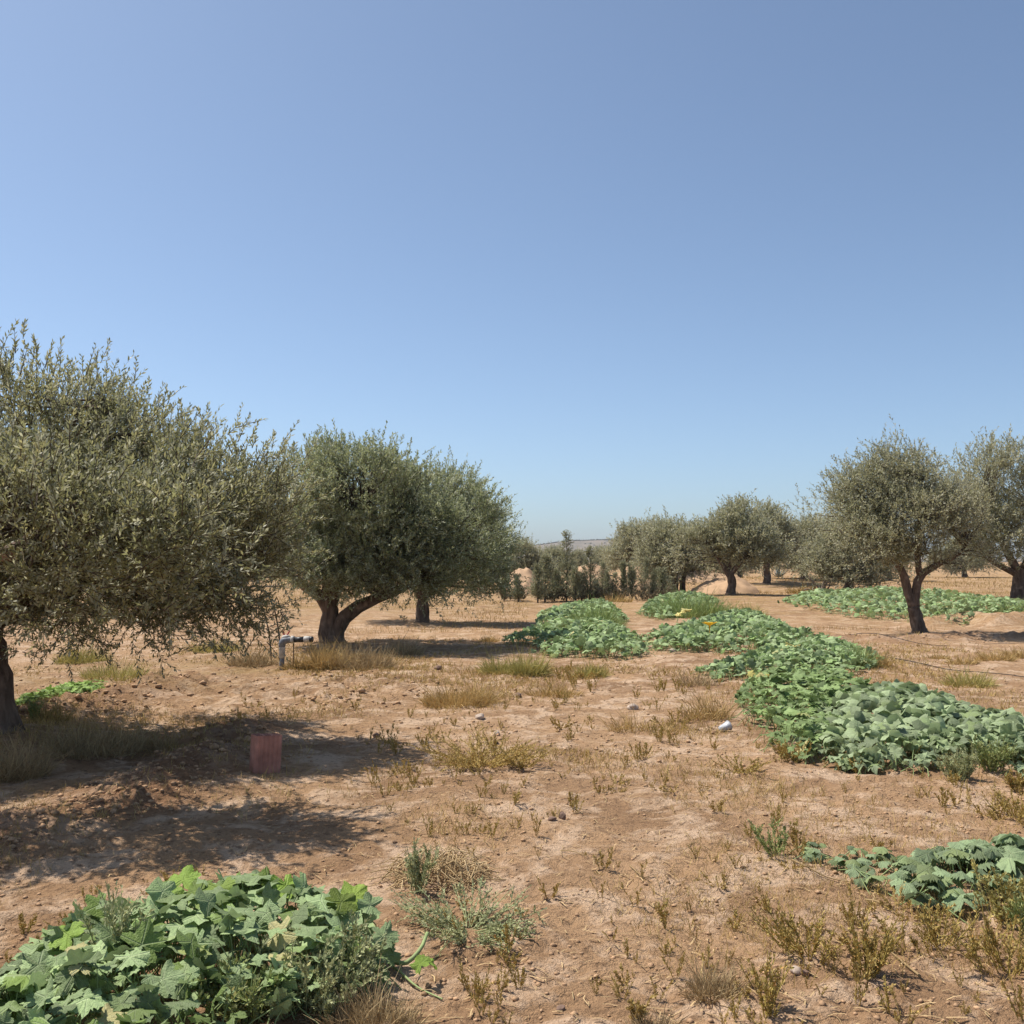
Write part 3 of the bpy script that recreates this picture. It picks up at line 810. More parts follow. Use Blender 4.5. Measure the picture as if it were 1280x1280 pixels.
# ------------------------------------------------------------------ squash patches
def squash_leaf(size, droop, seed, mat, nin=12, low=False, ruffle=None):
    """palmate leaf, petiole joins at the origin; leaf blade in local XY, tip along +X"""
    g = rng_(seed)
    soft = mat in ('squash_gray', 'squash_far', 'squash_teal')
    lb = .27 if soft else .36
    jz = .05 if soft else .085
    ruffle = .05 if soft else .10
    nout = nin * 2 if not low else nin
    def rad(a):
        r = (.99 - lb) + lb * np.abs(np.cos(2.5 * a)) ** .6
        r = r * np.where(np.abs(a) > 2.75, .42 + (math.pi - np.abs(a)) * .9, 1.0)
        return r
    if mat != 'squash_gray':      # pleated blade: one fan, creased along the veins, toothed edge
        m = 18 if low else 44
        a = (np.arange(m) + .5) / m * 2 * np.pi - np.pi
        if mat == 'squash_far' and not low: m = 30; a = (np.arange(m) + .5) / m * 2 * np.pi - np.pi
        dl = .40 if mat in ('squash', 'y', 'squash_green', 'squash_lush') else .18
        rr = (.98 - dl) + dl * np.abs(np.cos(2.5 * a + .12 * np.sin(a * 2 + seed))) ** .55
        rr = rr * np.where(np.abs(a) > 2.75, .35 + (math.pi - np.abs(a)) * .95, 1.0) * g.uniform(.9, 1.05, m)
        rr = rr * (1 + .10 * np.where(np.arange(m) % 2 == 0, 1, -1) * g.uniform(.3, 1, m))
        pl = np.cos(5 * a) * .11 + np.cos(10 * a + 1.3) * .04
        zz = .12 * rr - droop * rr ** 2 * .8 + pl * rr + ruffle * rr * np.sin(3 * a + seed) + .07 * np.sin(2 * a + seed * 1.7) + g.uniform(-jz, jz, m) * .7
        v = np.vstack([[0, 0, 0], np.column_stack([rr * np.cos(a), rr * np.sin(a), zz])])
        f = np.array([(0, 1 + i, 1 + (i + 1) % m) for i in range(m)])
        return v * size, f, v[:, :2] / 2.2 + .5
    ai = (np.arange(nin) + .5) / nin * 2 * np.pi - np.pi
    ao = (np.arange(nout) + (.5 if low else .0)) / nout * 2 * np.pi - np.pi
    ri = rad(ai) * .5; ro = rad(ao) * g.uniform(.9, 1.06, nout)
    if not low: ro[1::2] *= g.uniform(.80, .98, nin)
    def z(r, a):
        return -droop * r ** 2 + .26 * (r - .15).clip(0) * np.cos(5 * a + .3 * seed) + ruffle * r * np.sin(3 * a + seed) + .10 * r
    pts = [(0, 0, 0)]
    pts += [(r * math.cos(a), r * math.sin(a), z(np.array(r), a) + g.uniform(-.02, .02)) for r, a in zip(ri, ai)]
    pts += [(r * math.cos(a), r * math.sin(a), z(np.array(r), a) + g.uniform(-jz, jz)) for r, a in zip(ro, ao)]
    v = np.array([[float(c) for c in p] for p in pts])
    uv = v[:, :2] / 2.2 + .5
    f = [(0, 1 + i, 1 + (i + 1) % nin) for i in range(nin)]
    o = 1 + nin
    for i in range(nin):
        j = (i + 1) % nin
        if low:
            f += [(1 + i, o + i, o + j), (1 + i, o + j, 1 + j)]
        else:
            a, b_, c = o + 2 * i, o + (2 * i + 1) % nout, o + (2 * i + 2) % nout
            f += [(1 + i, a, b_), (1 + i, b_, 1 + j), (1 + j, b_, c)]
    if not low:   # inner ring vertex i sits between outer 2i and 2i+1
        f = f[:nin]
        for i in range(nin):
            j = (i + 1) % nin
            a, b_, c = o + 2 * i, o + 2 * i + 1, o + (2 * i + 2) % nout
            f += [(1 + i, a, b_), (1 + i, b_, c), (1 + i, c, 1 + j)]
    return v * size, np.array(f), uv

def in_poly(x, y, poly):
    inside = np.zeros(len(x), bool)
    n = len(poly)
    for i in range(n):
        x1, y1 = poly[i]; x2, y2 = poly[(i + 1) % n]
        c = ((y1 > y) != (y2 > y)) & (x < (x2 - x1) * (y - y1) / (y2 - y1 + 1e-12) + x1)
        inside ^= c
    return inside

def rot_mats(tilt_az, tilt, spin):
    """leaf frames: spin about its own normal, then tilt towards an azimuth"""
    n = len(tilt)
    cz, sz = np.cos(spin), np.sin(spin)
    A = np.zeros((n, 3, 3)); A[:, 0, 0] = cz; A[:, 0, 1] = -sz; A[:, 1, 0] = sz; A[:, 1, 1] = cz; A[:, 2, 2] = 1
    k = np.stack([-np.sin(tilt_az), np.cos(tilt_az), np.zeros(n)], -1)
    K = np.zeros((n, 3, 3)); K[:, 0, 2] = k[:, 1]; K[:, 1, 2] = -k[:, 0]; K[:, 2, 0] = -k[:, 1]; K[:, 2, 1] = k[:, 0]
    s, c = np.sin(tilt)[:, None, None], (1 - np.cos(tilt))[:, None, None]
    B = np.eye(3)[None] + s * K + c * (K @ K)
    return B @ A

from mathutils import Matrix

def squash_patch(label, poly_px, count, size, hmin, hmax, seed, mat, droop=(.1, .5), tilt=.5, zplane=.12, n_parts=300, minh=.03, clump=None, name='squash_plant',
                 cat='squash plant', gap=0.0, edge=.45, group=None):
    """poly_px: outline of the leaf canopy in the photo, taken to the plane z = zplane"""
    g = rng_(seed)
    poly = [((px - 640) / F * D_, D_) for px, py in poly_px for D_ in [(EYE - zplane) * F / (py - HOR)]]
    px_ = np.array(poly)
    lo, hi = px_.min(0), px_.max(0)
    pts = np.zeros((0, 2))
    while len(pts) < count:
        c = g.uniform(lo, hi, (count * 3, 2))
        k = in_poly(c[:, 0], c[:, 1], poly)
        ed_ = seg_dist(c[:, 0], c[:, 1], [tuple(p) for p in poly] + [tuple(poly[0])])
        k &= g.uniform(0, 1, len(c)) < (.55 + .9 * np.clip(ed_ / (edge * 1.2), 0, 1) + 1.2 * fbm(c[:, 0] * 2.2, c[:, 1] * 2.2, seed + 3, 2))
        if gap: k &= fbm(c[:, 0] * 1.4, c[:, 1] * 1.4, seed, 2) > gap
        pts = np.vstack([pts, c[k]])
    pts = pts[:count]
    ed = seg_dist(pts[:, 0], pts[:, 1], [tuple(p) for p in poly] + [tuple(poly[0])])
    rise = np.clip(ed / edge, 0, 1) ** .6
    hh = minh + hmin * g.uniform(.3, 1, count) + (hmax - hmin) * rise * g.uniform(.35, 1.0, count)
    gz = height(pts[:, 0], pts[:, 1])
    pos = np.column_stack([pts, gz + hh])
    cx, cy = pts.mean(0)
    cz = hz(cx, cy)
    root = thing(name, label, cat, (cx, cy, cz), 0, group)
    o3 = np.array([cx, cy, cz])
    tz = g.uniform(0, 2 * np.pi, count)
    ti = np.abs(g.normal(0, tilt, count)).clip(0, 1.25)
    sp = g.uniform(0, 2 * np.pi, count)
    sc = g.uniform(.45, 1.35, count) * (0.75 + .25 * rise)
    RM = rot_mats(tz, ti, sp)
    order = np.argsort(pts[:, 1])
    part_idx = order[:n_parts]
    variants = []
    for q in range(7):
        dr = droop[0] + (droop[1] - droop[0]) * q / 6
        v, f, uv = squash_leaf(size, dr, seed * 10 + q, mat)
        variants.append(mesh_np('leaf', v, f, M[mat], uv=uv, smooth=True))
    for i in part_idx:
        o = bpy.data.objects.new('leaf', variants[i % 7]); COL.objects.link(o); o.parent = root
        m4 = Matrix([list(r) for r in RM[i] * sc[i]]).to_4x4()
        m4.translation = Vector(pos[i] - o3)
        o.matrix_local = m4
    rest = order[n_parts:]
    if len(rest):
        v0, f0, uv0 = squash_leaf(size, (droop[0] + droop[1]) / 2, seed, mat, nin=8, low=True)
        V = np.einsum('nij,vj->nvi', RM[rest] * sc[rest][:, None, None], v0) + (pos[rest] - o3)[:, None]
        n = len(rest); nv = len(v0)
        Fc = (f0[None] + np.arange(n)[:, None, None] * nv).reshape(-1, 3)
        me = mesh_np('leaves', V.reshape(-1, 3), Fc, M[mat], np.repeat(g.uniform(0, 1, n), nv), uv=np.tile(uv0, (n, 1)), smooth=True)
        tag(obj('leaves', me, root), kind='stuff')
    # petioles
    mb = MB()
    for i in order[:min(count, 700)]:
        p = pos[i] - o3
        q = np.array([p[0] + g.normal() * .08, p[1] + g.normal() * .08, gz[i] - cz - .01])
        mb.tube(np.array([q, (p + q) / 2 + g.normal(size=3) * .015, p]), [size * .05, size * .045, size * .035], 4)
    tag(obj('stems', mb.mesh('stems', M['stem'], True), root), kind='stuff')
    return root, poly

# near left plant
pa, polyA = squash_patch('large leafy squash plant filling the bottom left corner, broad jagged leaves',
    [(-120, 1330), (-110, 1215), (20, 1180), (60, 1128), (150, 1108), (210, 1092), (330, 1072), (400, 1085), (470, 1100), (500, 1140), (470, 1172), (430, 1195), (330, 1215), (290, 1262), (200, 1300), (120, 1360), (-60, 1400)],
    760, .062, .05, .27, 11, 'squash', (.05, .7), .62, .2, 300, edge=.4)
# extra bright young leaves of the same plant, and the creeping vine
g = rng_(77)
ov = Vector(pa.location)
yl = [mesh_np('leaf', *squash_leaf(.075, .25, 900 + q, 'y')[:2], M['squash_green'], uv=squash_leaf(.075, .25, 900 + q, 'y')[2], smooth=True) for q in range(3)]
yl_m = mat_squash('squash_leaf_young', (0.165, 0.25, 0.035), (0.25, 0.33, 0.08), (0.20, 0.26, 0.04), old=0.0)
for me in yl: me.materials[0] = yl_m
ys_ = []
for (px, py, zz) in [(236, 1092, .26), (252, 1106, .24), (215, 1112, .23), (280, 1104, .27), (340, 1095, .25), (362, 1100, .24), (430, 1120, .24), (445, 1112, .22), (95, 1160, .2), (440, 1180, .12)]:
    D_ = (EYE - zz) * F / (py - HOR)
    o = bpy.data.objects.new('leaf', yl[int(g.integers(3))]); COL.objects.link(o); o.parent = pa
    o['label'] = 'bright yellow green young leaf'
    ys_.append(((px - 640) / F * D_, D_, zz))
    o.matrix_local = Matrix.Translation(Vector(((px - 640) / F * D_, D_, zz)) - ov) @ Matrix([list(r) for r in rot_mats(np.array([-1.4 + g.normal() * .5]), np.array([.55]), np.array([g.uniform(0, 6.28)]))[0]]).to_4x4()
mb = MB()
for (x, y, z) in ys_:
    a = np.array([x, y, z]) - np.array(ov); q = np.array([x + g.normal() * .04, y + g.normal() * .04, hz(x, y)]) - np.array(ov)
    mb.tube(np.array([q, (a + q) / 2 + g.normal(size=3) * .01, a]), [.0035, .003, .0022], 5)
vp = [np.array(gloc(px, py, dz)) - np.array(ov) for px, py, dz in [(440, 1192, .03), (465, 1198, .035), (490, 1203, .03), (510, 1206, .025), (528, 1199, .05), (536, 1190, .08)]]
mb.tube(smooth_path(vp, 14), np.linspace(.013, .007, 14), 7, caps=True)
vp2 = [np.array(gloc(px, py, dz)) - np.array(ov) for px, py, dz in [(488, 1203, .02), (505, 1215, .012), (525, 1228, .012), (555, 1240, .008)]]
mb.tube(smooth_path(vp2, 10), np.linspace(.006, .003, 10), 5)
obj('vine', mb.mesh('vine', M['stem'], True), pa)['label'] = 'thick pale green vine creeping onto bare soil'
for q, (px, py, dz, az) in enumerate([(483, 1165, .14, -1.2), (487, 1188, .07, -.9), (528, 1196, .09, -2), (540, 1194, .08, .2), (466, 1120, .2, -1)]):
    x, y = G(px, py + dz * 330)
    o = bpy.data.objects.new('leaf', yl[q % 3] if q in (2, 3) else pa.children[q].data); COL.objects.link(o); o.parent = pa
    s = .55 if q in (2, 3) else .95
    m4 = Matrix([list(r * s) for r in rot_mats(np.array([az]), np.array([.7]), np.array([g.uniform(0, 6)]))[0]]).to_4x4()
    o.matrix_local = Matrix.Translation(Vector((x, y, hz(x, y) + dz)) - ov) @ m4
# droopy plant at right in the foreground
squash_patch('small squash plant with drooping gray green leaves near the right edge of the foreground',
    [(1110, 1065), (1165, 1052), (1200, 1040), (1250, 1042), (1330, 1040), (1340, 1080), (1290, 1092), (1225, 1095), (1200, 1118), (1160, 1125), (1120, 1098)], 150, .068, .04, .19, 12, 'squash_teal', (.7, 1.3), .35, .12, 300, edge=.3)
squash_patch('three little drooping squash shoots on bare soil left of the small squash plant',
    [(1035, 1070), (1050, 1055), (1095, 1052), (1115, 1065), (1085, 1092), (1055, 1092)], 20, .068, .03, .1, 13, 'squash_teal', (.7, 1.2), .35, .08, 300, edge=.3)
squash_patch('lone little squash shoot with two drooping leaves, left of all other squash shoots',
    [(992, 1052), (1005, 1046), (1022, 1052), (1022, 1072), (1000, 1072)], 8, .062, .03, .08, 14, 'squash_teal', (.7, 1.2), .35, .07, 300, edge=.2)
# middle right patch
squash_patch('wide bed of broad drooping gray green squash leaves at the right edge, middle distance',
    [(985, 895), (1010, 872), (1060, 858), (1120, 852), (1180, 862), (1225, 880), (1290, 895), (1360, 905), (1370, 945), (1280, 946), (1210, 932), (1150, 938), (1060, 936), (1010, 920)],
    1500, .078, .04, .19, 15, 'squash_gray', (.1, .85), .68, .18, 300, edge=.5)
squash_patch('tangle of small leaved green squash growing at the left end of the wide gray bed',
    [(918, 862), (935, 845), (990, 838), (1050, 842), (1090, 856), (1060, 880), (1030, 905), (1010, 930), (965, 920), (940, 900), (925, 880)], 1000, .062, .08, .24, 16, 'squash_green', (.2, .8), .55, .16, 300, edge=.3)
# strip behind
squash_patch('narrow strip of squash leaves with pale yellow ones behind the small leaved tangle',
    [(868, 832), (900, 822), (960, 808), (1010, 797), (1060, 802), (1105, 822), (1060, 834), (1000, 832), (940, 838), (890, 840)], 1300, .066, .05, .22, 17, 'squash_far', (.3, .9), .75, .16, 300, edge=.4)
squash_patch('squash bed right of the path with a yellow flower in its middle',
    [(800, 790), (850, 778), (900, 765), (950, 764), (985, 778), (1020, 795), (985, 806), (930, 806), (880, 806), (820, 806), (812, 798)], 2700, .074, .04, .26, 18, 'squash_far', (.3, .9), .75, .18, 300, gap=-.42)
squash_patch('largest squash bed, in front of the conifer saplings, left of the path center',
    [(628, 790), (668, 781), (672, 762), (705, 753), (765, 750), (785, 768), (772, 776), (800, 790), (812, 808), (760, 811), (700, 810), (668, 804), (666, 794), (630, 796)], 3600, .074, .04, .29, 19, 'squash_far', (.3, .9), .75, .18, 300, gap=-.5)
squash_patch('squash clump below the many stemmed olive, at the end of the conifer row',
    [(795, 762), (805, 750), (835, 744), (880, 744), (905, 751), (870, 760), (830, 768)], 2000, .075, .06, .34, 20, 'squash_far', (.3, .9), .75, .2, 300)
squash_patch('long pale squash bed behind the V forked olive on the right',
    [(972, 750), (1010, 743), (1060, 743), (1120, 746), (1170, 749), (1235, 756), (1290, 760), (1290, 766), (1200, 773), (1130, 770), (1060, 764), (1000, 757)], 2800, .085, .04, .30, 21, 'squash_far', (.4, 1.0), .7, .2, 300, gap=-.5)
squash_patch('bright green squash plant behind the trunk of the leftmost olive',
    [(18, 886), (30, 872), (60, 858), (100, 850), (135, 848), (130, 862), (90, 872), (50, 886)], 420, .05, .03, .15, 22, 'squash_lush', (.2, .8), .4, .08, 300, edge=.3)

# yellow flower and pale gourds lying among the leaves
def flower(px, py, label):
    x, y = at_px(px, (EYE - .3) * F / (py - HOR))
    mb = MB(); g = rng_(px)
    for i in range(6):
        a = i * 1.047; c, s = math.cos(a), math.sin(a); w = .05
        mb.add([(0, 0, 0), (c * .07 - s * w, s * .07 + c * w, .06), (c * .16, s * .16, .08 + g.uniform(-.02, .02)), (c * .07 + s * w, s * .07 - c * w, .06)], [(0, 1, 2, 3)])
    mb.tube([(0, 0, -.35), (0, 0, -.1), (0, 0, 0.0)], [.008, .008, .02], 5)
    tag(obj('squash_flower', mb.mesh('squash_flower', M['flower'], True), None, (x, y, hz(x, y) + .34)), label, 'flower')
flower(886, 786, 'open yellow flower above the squash bed right of the path')

M['squash_yellow'] = mat_squash('squash_leaf_yellow', (0.56, 0.50, 0.20), (0.62, 0.58, 0.32), (0.50, 0.44, 0.12), old=-.05)
def yellow_leaves(px, py, n, size, label):
    x, y = at_px(px, (EYE - .22) * F / (py - HOR)); g = rng_(px + py)
    root = thing('squash_sprig', label, 'squash leaves', (x, y, hz(x, y)))
    ms = [mesh_np('leaf', *(lambda q: (q[0], q[1]))(squash_leaf(size, .6, px + k, 'y')), M['squash_yellow'], uv=squash_leaf(size, .6, px + k, 'y')[2], smooth=True) for k in range(2)]
    mb = MB()
    for k in range(n):
        p = np.array([g.normal() * size * 1.1, g.normal() * size * .8, g.uniform(.2, .27)])
        o = bpy.data.objects.new('leaf', ms[k % 2]); COL.objects.link(o); o.parent = root
        o.matrix_local = Matrix.Translation(Vector(p)) @ Matrix([list(r) for r in rot_mats(np.array([g.uniform(0, 6.28)]), np.array([g.uniform(.2, .8)]), np.array([g.uniform(0, 6.28)]))[0]]).to_4x4()
        mb.tube(np.array([(0, 0, -.01), (p[0] * .6, p[1] * .6, p[2] * .5), tuple(p)]), [.004, .0035, .003], 4)
    obj('stems', mb.mesh('stems', M['stem'], True), root)
yellow_leaves(856, 765, 6, .075, 'pale yellow squash leaves left of the feathery green grass')
yellow_leaves(845, 769, 4, .07, 'few pale yellow squash leaves at the lower end of the far squash clump')
yellow_leaves(948, 846, 4, .055, 'pale yellow squash leaves at the top left corner of the small leaved tangle')
yellow_leaves(986, 810, 4, .06, 'pale yellow squash leaves on the narrow strip of squash')

# ------------------------------------------------------------------ weeds and grass tufts
def sprig_mesh(name, seed, nst, h, spread, mat, leaf=.016, lw=.007, dens=130, creep=0.0, stem_r=.0022, bend=.25, a0=.7, branch=0, base_r=.02):
    """several stems set with many small leaves"""
    g = rng_(seed)
    mb = MB(); bs, ds, Ls = [], [], []
    for i in range(nst):
        an = g.uniform(0, 6.28)
        out = spread * g.uniform(.15, 1)
        L = h * g.uniform(.5, 1.1)
        p0 = np.array([math.cos(an), math.sin(an), 0]) * base_r * g.uniform(0, 1)
        el = math.atan2(1.0, out) * (1 - creep) + creep * g.uniform(.02, .35)
        d = np.array([math.cos(an) * math.cos(el), math.sin(an) * math.cos(el), math.sin(el)])
        b_ = np.array([g.normal() * bend * .5, g.normal() * bend * .5, bend * g.uniform(-.1, .8) + creep * .05])
        n = 5
        tt = np.linspace(0, 1, n)
        P = p0 + d * (L * tt)[:, None] + b_ * (L * tt * tt)[:, None]
        mb.tube(P, np.linspace(stem_r, stem_r * .5, n), 3, tint=.1)
        segs = max(2, int(L * dens / 12))
        for k in range(segs):
            t0 = .12 + .86 * k / segs
            dd = nrm(d + 2 * b_ * t0)
            bs.append(p0 + d * L * t0 + b_ * L * t0 * t0); ds.append(dd); Ls.append(L * .9 / segs)
        for k in range(branch):
            t0 = g.uniform(.25, .9)
            bp = p0 + d * L * t0 + b_ * L * t0 * t0
            dd = nrm(d * .7 + g.normal(size=3) * .5 + np.array([0, 0, .3 * (1 - creep)]))
            bl = L * g.uniform(.15, .4)
            mb.tube(np.array([bp, bp + dd * bl]), [stem_r * .7, stem_r * .4], 3, tint=.1)
            for q in range(max(1, int(bl * dens / 12))):
                s = q / max(1, int(bl * dens / 12))
                bs.append(bp + dd * bl * s); ds.append(dd); Ls.append(bl / max(1, int(bl * dens / 12)))
    v, f, ti, sv, sf = leaves_on_shoots(np.array(bs), np.array(ds), np.array(Ls), 12, leaf, lw, g, a0, up_bias=.6)
    mb.add(v, f, ti)
    return mb.mesh(name, M[mat])

def tuft_mesh(name, seed, n, h, rx, ry, mat, w=.004, lean=.5, fine=False, kink=.3):
    g = rng_(seed)
    a = g.uniform(0, 6.28, n); r = np.sqrt(g.uniform(0, 1, n))
    base = np.column_stack([np.cos(a) * r * rx, np.sin(a) * r * ry, np.full(n, -.01)])
    o = np.column_stack([np.cos(a) * r, np.sin(a) * r, np.zeros(n)])
    d = nrm(o * lean + np.array([0, 0, 1.0]) + g.normal(size=(n, 3)) * .5)
    L = h * g.uniform(.3, 1.15, n) * (1.05 - .55 * r) * (1 + 1.1 * vnoise(base[:, 0] * 5 / max(rx, .05) * .6 + seed, base[:, 1] * 3 / max(rx, .05), seed))
    sd = nrm(np.cross(d, g.normal(size=(n, 3))))
    bend = g.normal(size=(n, 3)) * kink; bend[:, 2] -= kink * .5
    W = w * g.uniform(.6, 1.3, n)
    mid = base + d * (L * .55)[:, None]
    tip = base + d * L[:, None] + bend * (L * .45)[:, None]
    v = np.stack([base - sd * W[:, None], base + sd * W[:, None], mid + sd * (W * .8)[:, None], mid - sd * (W * .8)[:, None], tip + sd * (W * .25)[:, None], tip - sd * (W * .25)[:, None]], 1).reshape(-1, 3)
    k = np.arange(n)[:, None] * 6
    f = np.concatenate([k + [0, 1, 2, 3], k + [3, 2, 4, 5]])
    return mesh_np(name, v, f, M[mat], np.repeat(g.uniform(0, 1, n), 6))

def tuft(px, py, wpx, hpx, mat, label, seed, n=420, lean=.5, kink=.3, name='grass_tuft', cat='grass tuft', w=None, deep=.8):
    x, y = G(px, py)
    s = y / F
    me = tuft_mesh(name, seed, int(n * 1.15), hpx * s, wpx * s / 2, wpx * s / 2 * deep, mat, w or max(.0018, .36 * s), lean, kink=kink)
    tag(obj(name, me, None, (x, y, hz(x, y))), label, cat)

def weed(px, py, wpx, hpx, mat, label, seed, nst=14, leaf=.018, lw=.008, dens=130, creep=0.0, branch=2, bend=.25, name='weed', cat='weed', group=None, base=.3):
    x, y = G(px, py)
    s = y / F
    h = hpx * s
    L = h if creep < .5 else wpx * s / 2
    me = sprig_mesh(name, seed, nst, L, wpx / hpx * .55, mat, leaf, lw, dens, creep, .003, bend, branch=branch, base_r=wpx * s / 2 * base)
    tag(obj(name, me, None, (x, y, hz(x, y))), label, cat, group)

tuft(575, 880, 88, 42, 'grass_gold', 'golden brown dry grass mound, the widest tuft in the middle of the field', 401, 1500, .9)
tuft(633, 845, 58, 30, 'grass_olive', 'yellow green bushy tuft at the tip of the second olive shadow', 402, 1000, .8)
tuft(661, 848, 42, 36, 'grass_olive', 'taller yellow green tuft joined to the right of the bushy one', 403, 800, .7)
tuft(737, 848, 38, 28, 'grass_olive', 'small upright yellow green tuft below the largest squash bed', 404, 500, .6)
tuft(694, 872, 70, 24, 'grass_gold', 'thin low golden grass right of the golden brown mound', 405, 500, .9)
tuft(610, 798, 26, 14, 'grass_gold', 'small golden tuft at the left tip of the largest squash bed', 406, 300, .9)
tuft(785, 912, 50, 34, 'grass_gold', 'sparse golden stalks between the path stones and the white cup', 407, 220, .7)
tuft(405, 838, 46, 44, 'grass_gold', 'pale golden grass clump between the pipe and the second olive trunk', 408, 900, .5)
tuft(372, 838, 26, 26, 'grass_gold', 'short orange golden grass at the foot of the standing pipe', 409, 500, .6)
tuft(448, 836, 84, 46, 'grass_brown', 'gray brown dry grass at the foot of the second olive trunk', 410, 1200, .4)
tuft(500, 815, 60, 24, 'grass_brown', 'thin brown grass in the shadow right of the second olive trunk', 411, 500, .5)
tuft(318, 832, 60, 26, 'grass_brown', 'low brown grass left of the standing pipe', 412, 600, .7)
tuft(115, 940, 130, 46, 'grass_brown', 'wide patch of dry brown grass right of the leftmost trunk', 413, 1500, .4)
tuft(20, 965, 90, 62, 'grass_brown', 'tall dry brown grass around the foot of the leftmost trunk', 414, 1100, .4)
tuft(195, 930, 70, 24, 'grass_brown', 'low fringe of dry grass on the dug ridge', 415, 500, .5)
tuft(70, 905, 50, 36, 'weed_brown', 'thin dry stalks behind the leftmost trunk base', 428, 240, .4)
tuft(105, 824, 60, 32, 'grass_olive', 'yellow green grass seen under the leftmost crown', 416, 600, .6)
tuft(150, 846, 84, 26, 'grass_olive', 'yellow green grass behind the bright green squash plant', 417, 700, .7)
tuft(195, 852, 36, 18, 'grass_brown', 'small brown grass tuft at the end of the soil berm', 418, 300, .7)
tuft(270, 812, 60, 22, 'grass_olive', 'low pale grass under the right side of the leftmost crown', 429, 400, .7)
tuft(1085, 836, 48, 26, 'grass_gold', 'brown gold dry tuft at the right end of the narrow squash strip', 419, 600, .8)
tuft(1208, 858, 56, 26, 'grass_olive', 'low olive brown tuft beside the black hose, right part', 420, 600, .9)
tuft(1240, 828, 44, 18, 'grass_gold', 'round golden tuft above the hose near the right edge', 421, 400, .9)
tuft(1272, 826, 34, 18, 'grass_gold', 'golden tuft cut by the right edge above the hose', 422, 350, .9)
tuft(1200, 832, 36, 14, 'grass_gold', 'flat golden tuft left of the round golden tuft', 423, 300, .9)
tuft(1172, 826, 26, 12, 'grass_gold', 'smallest golden tuft in the row above the hose', 424, 220, .9)
tuft(745, 785, 62, 36, 'grass_green', 'feathery light green grass in the right part of the largest squash bed', 425, 1300, .5)
tuft(866, 772, 95, 36, 'grass_green', 'feathery light green grass between two squash beds', 426, 1600, .5)
tuft(1262, 775, 70, 20, 'grass_green', 'green grass at the right end of the long pale squash bed', 427, 800, .6)
tuft(1065, 838, 50, 36, 'grass_green', 'feathery green grass standing in the narrow squash strip', 430, 700, .5)
tuft(930, 772, 50, 24, 'grass_olive', 'olive green grass under the bent trunk olive', 431, 500, .6)
tuft(770, 752, 40, 14, 'grass_gold', 'orange dry grass right of the largest squash bed, by the saplings', 432, 400, .8)
tuft(1005, 745, 44, 18, 'weed_brown', 'reddish dry scrub beside the dead branches', 433, 300, .6, name='scrub', cat='scrub')
tuft(885, 1238, 66, 52, 'grass_brown', 'fine brown feathery tuft in the foreground, right of center', 434, 700, .8)
tuft(815, 1290, 66, 46, 'grass_brown', 'fine brown tuft cut off by the bottom edge', 435, 600, .8)
tuft(470, 1280, 110, 60, 'grass_brown', 'brown dry fuzz at the lower right of the large leafy squash plant', 436, 1100, .7)
tuft(205, 935, 30, 20, 'grass_brown', 'wisp of dry grass at the top of the dug ridge', 437, 120, .7)
tuft(880, 898, 62, 46, 'grass_gold', 'golden upright stalks left of the small leaved tangle', 438, 420, .4)
tuft(870, 860, 50, 28, 'grass_brown', 'thin brown stalks above the golden stalks', 439, 240, .4)

for q, (px, w_, h_, lab) in enumerate([(640, 40, 20, 'low dark scrub at the left end of the conifer row'), (690, 50, 18, 'low dark scrub at the left foot of the tallest conifer sapling'),
                                      (730, 46, 20, 'low dark scrub between the two tallest conifer saplings'), (765, 40, 18, 'low dark scrub left of the narrow column sapling'),
                                      (812, 56, 20, 'low dark scrub at the right end of the conifer row')]):
    weed(px, 751, w_, h_, 'scrub_dark', lab, 480 + q, 44, .07, .03, 34, 0, 3, name='scrub', cat='scrub', base=.85)
weed(600, 958, 140, 34, 'weed_brown', 'sprawling tawny weed lying over pale crusted soil', 451, 60, .022, .009, 110, .75, 3)
weed(655, 962, 60, 22, 'weed_brown', 'tail of tawny weed right of the sprawling one', 452, 20, .02, .008, 110, .6, 2)
weed(525, 1112, 54, 52, 'weed_gray', 'gray green weed standing before the straw heap', 453, 18, .02, .008, 120, 0, 3)
weed(585, 1160, 170, 34, 'weed_gray', 'creeping gray green weed spread flat right of the leafy squash plant', 454, 46, .018, .008, 130, .8, 3)
weed(640, 1165, 80, 24, 'weed_gray', 'thin end of the creeping weed, farthest right', 455, 14, .016, .007, 110, .85, 2)
weed(1075, 1218, 76, 60, 'weed', 'olive weed clump with upright spiky stems in the right foreground', 456, 26, .017, .008, 160, 0, 2)
weed(1005, 1190, 120, 56, 'weed', 'wide spread olive weed left of the spiky clump', 457, 26, .017, .008, 150, 0.1, 2, base=.6)
weed(1165, 1180, 130, 48, 'weed', 'tall thin stemmed weeds before the small drooping squash plant', 458, 26, .016, .007, 120, 0, 3, base=.8)
weed(1250, 1215, 100, 62, 'weed', 'leggy olive weed at the right edge of the foreground', 459, 20, .018, .008, 120, 0, 3, base=.7)
weed(1250, 1150, 80, 50, 'weed_yellow', 'yellowing weed beside the small drooping squash plant', 460, 24, .024, .012, 130, 0, 4, base=.7)
weed(1275, 1175, 50, 50, 'weed_green', 'green weed cut by the right edge below the yellowing one', 461, 16, .022, .01, 130, 0, 3)
weed(1190, 975, 48, 34, 'weed_gray', 'gray green bush at the front of the wide gray bed, left of a pair', 462, 40, .022, .008, 150, 0, 4, base=.5)
weed(1235, 968, 44, 34, 'weed_green', 'green bush at the front of the wide gray bed, right of a pair', 463, 36, .024, .009, 150, 0, 4, base=.5)
weed(1262, 988, 34, 22, 'weed', 'olive little bush at the right edge below the pair of bushes', 464, 20, .02, .008, 130, 0, 3)
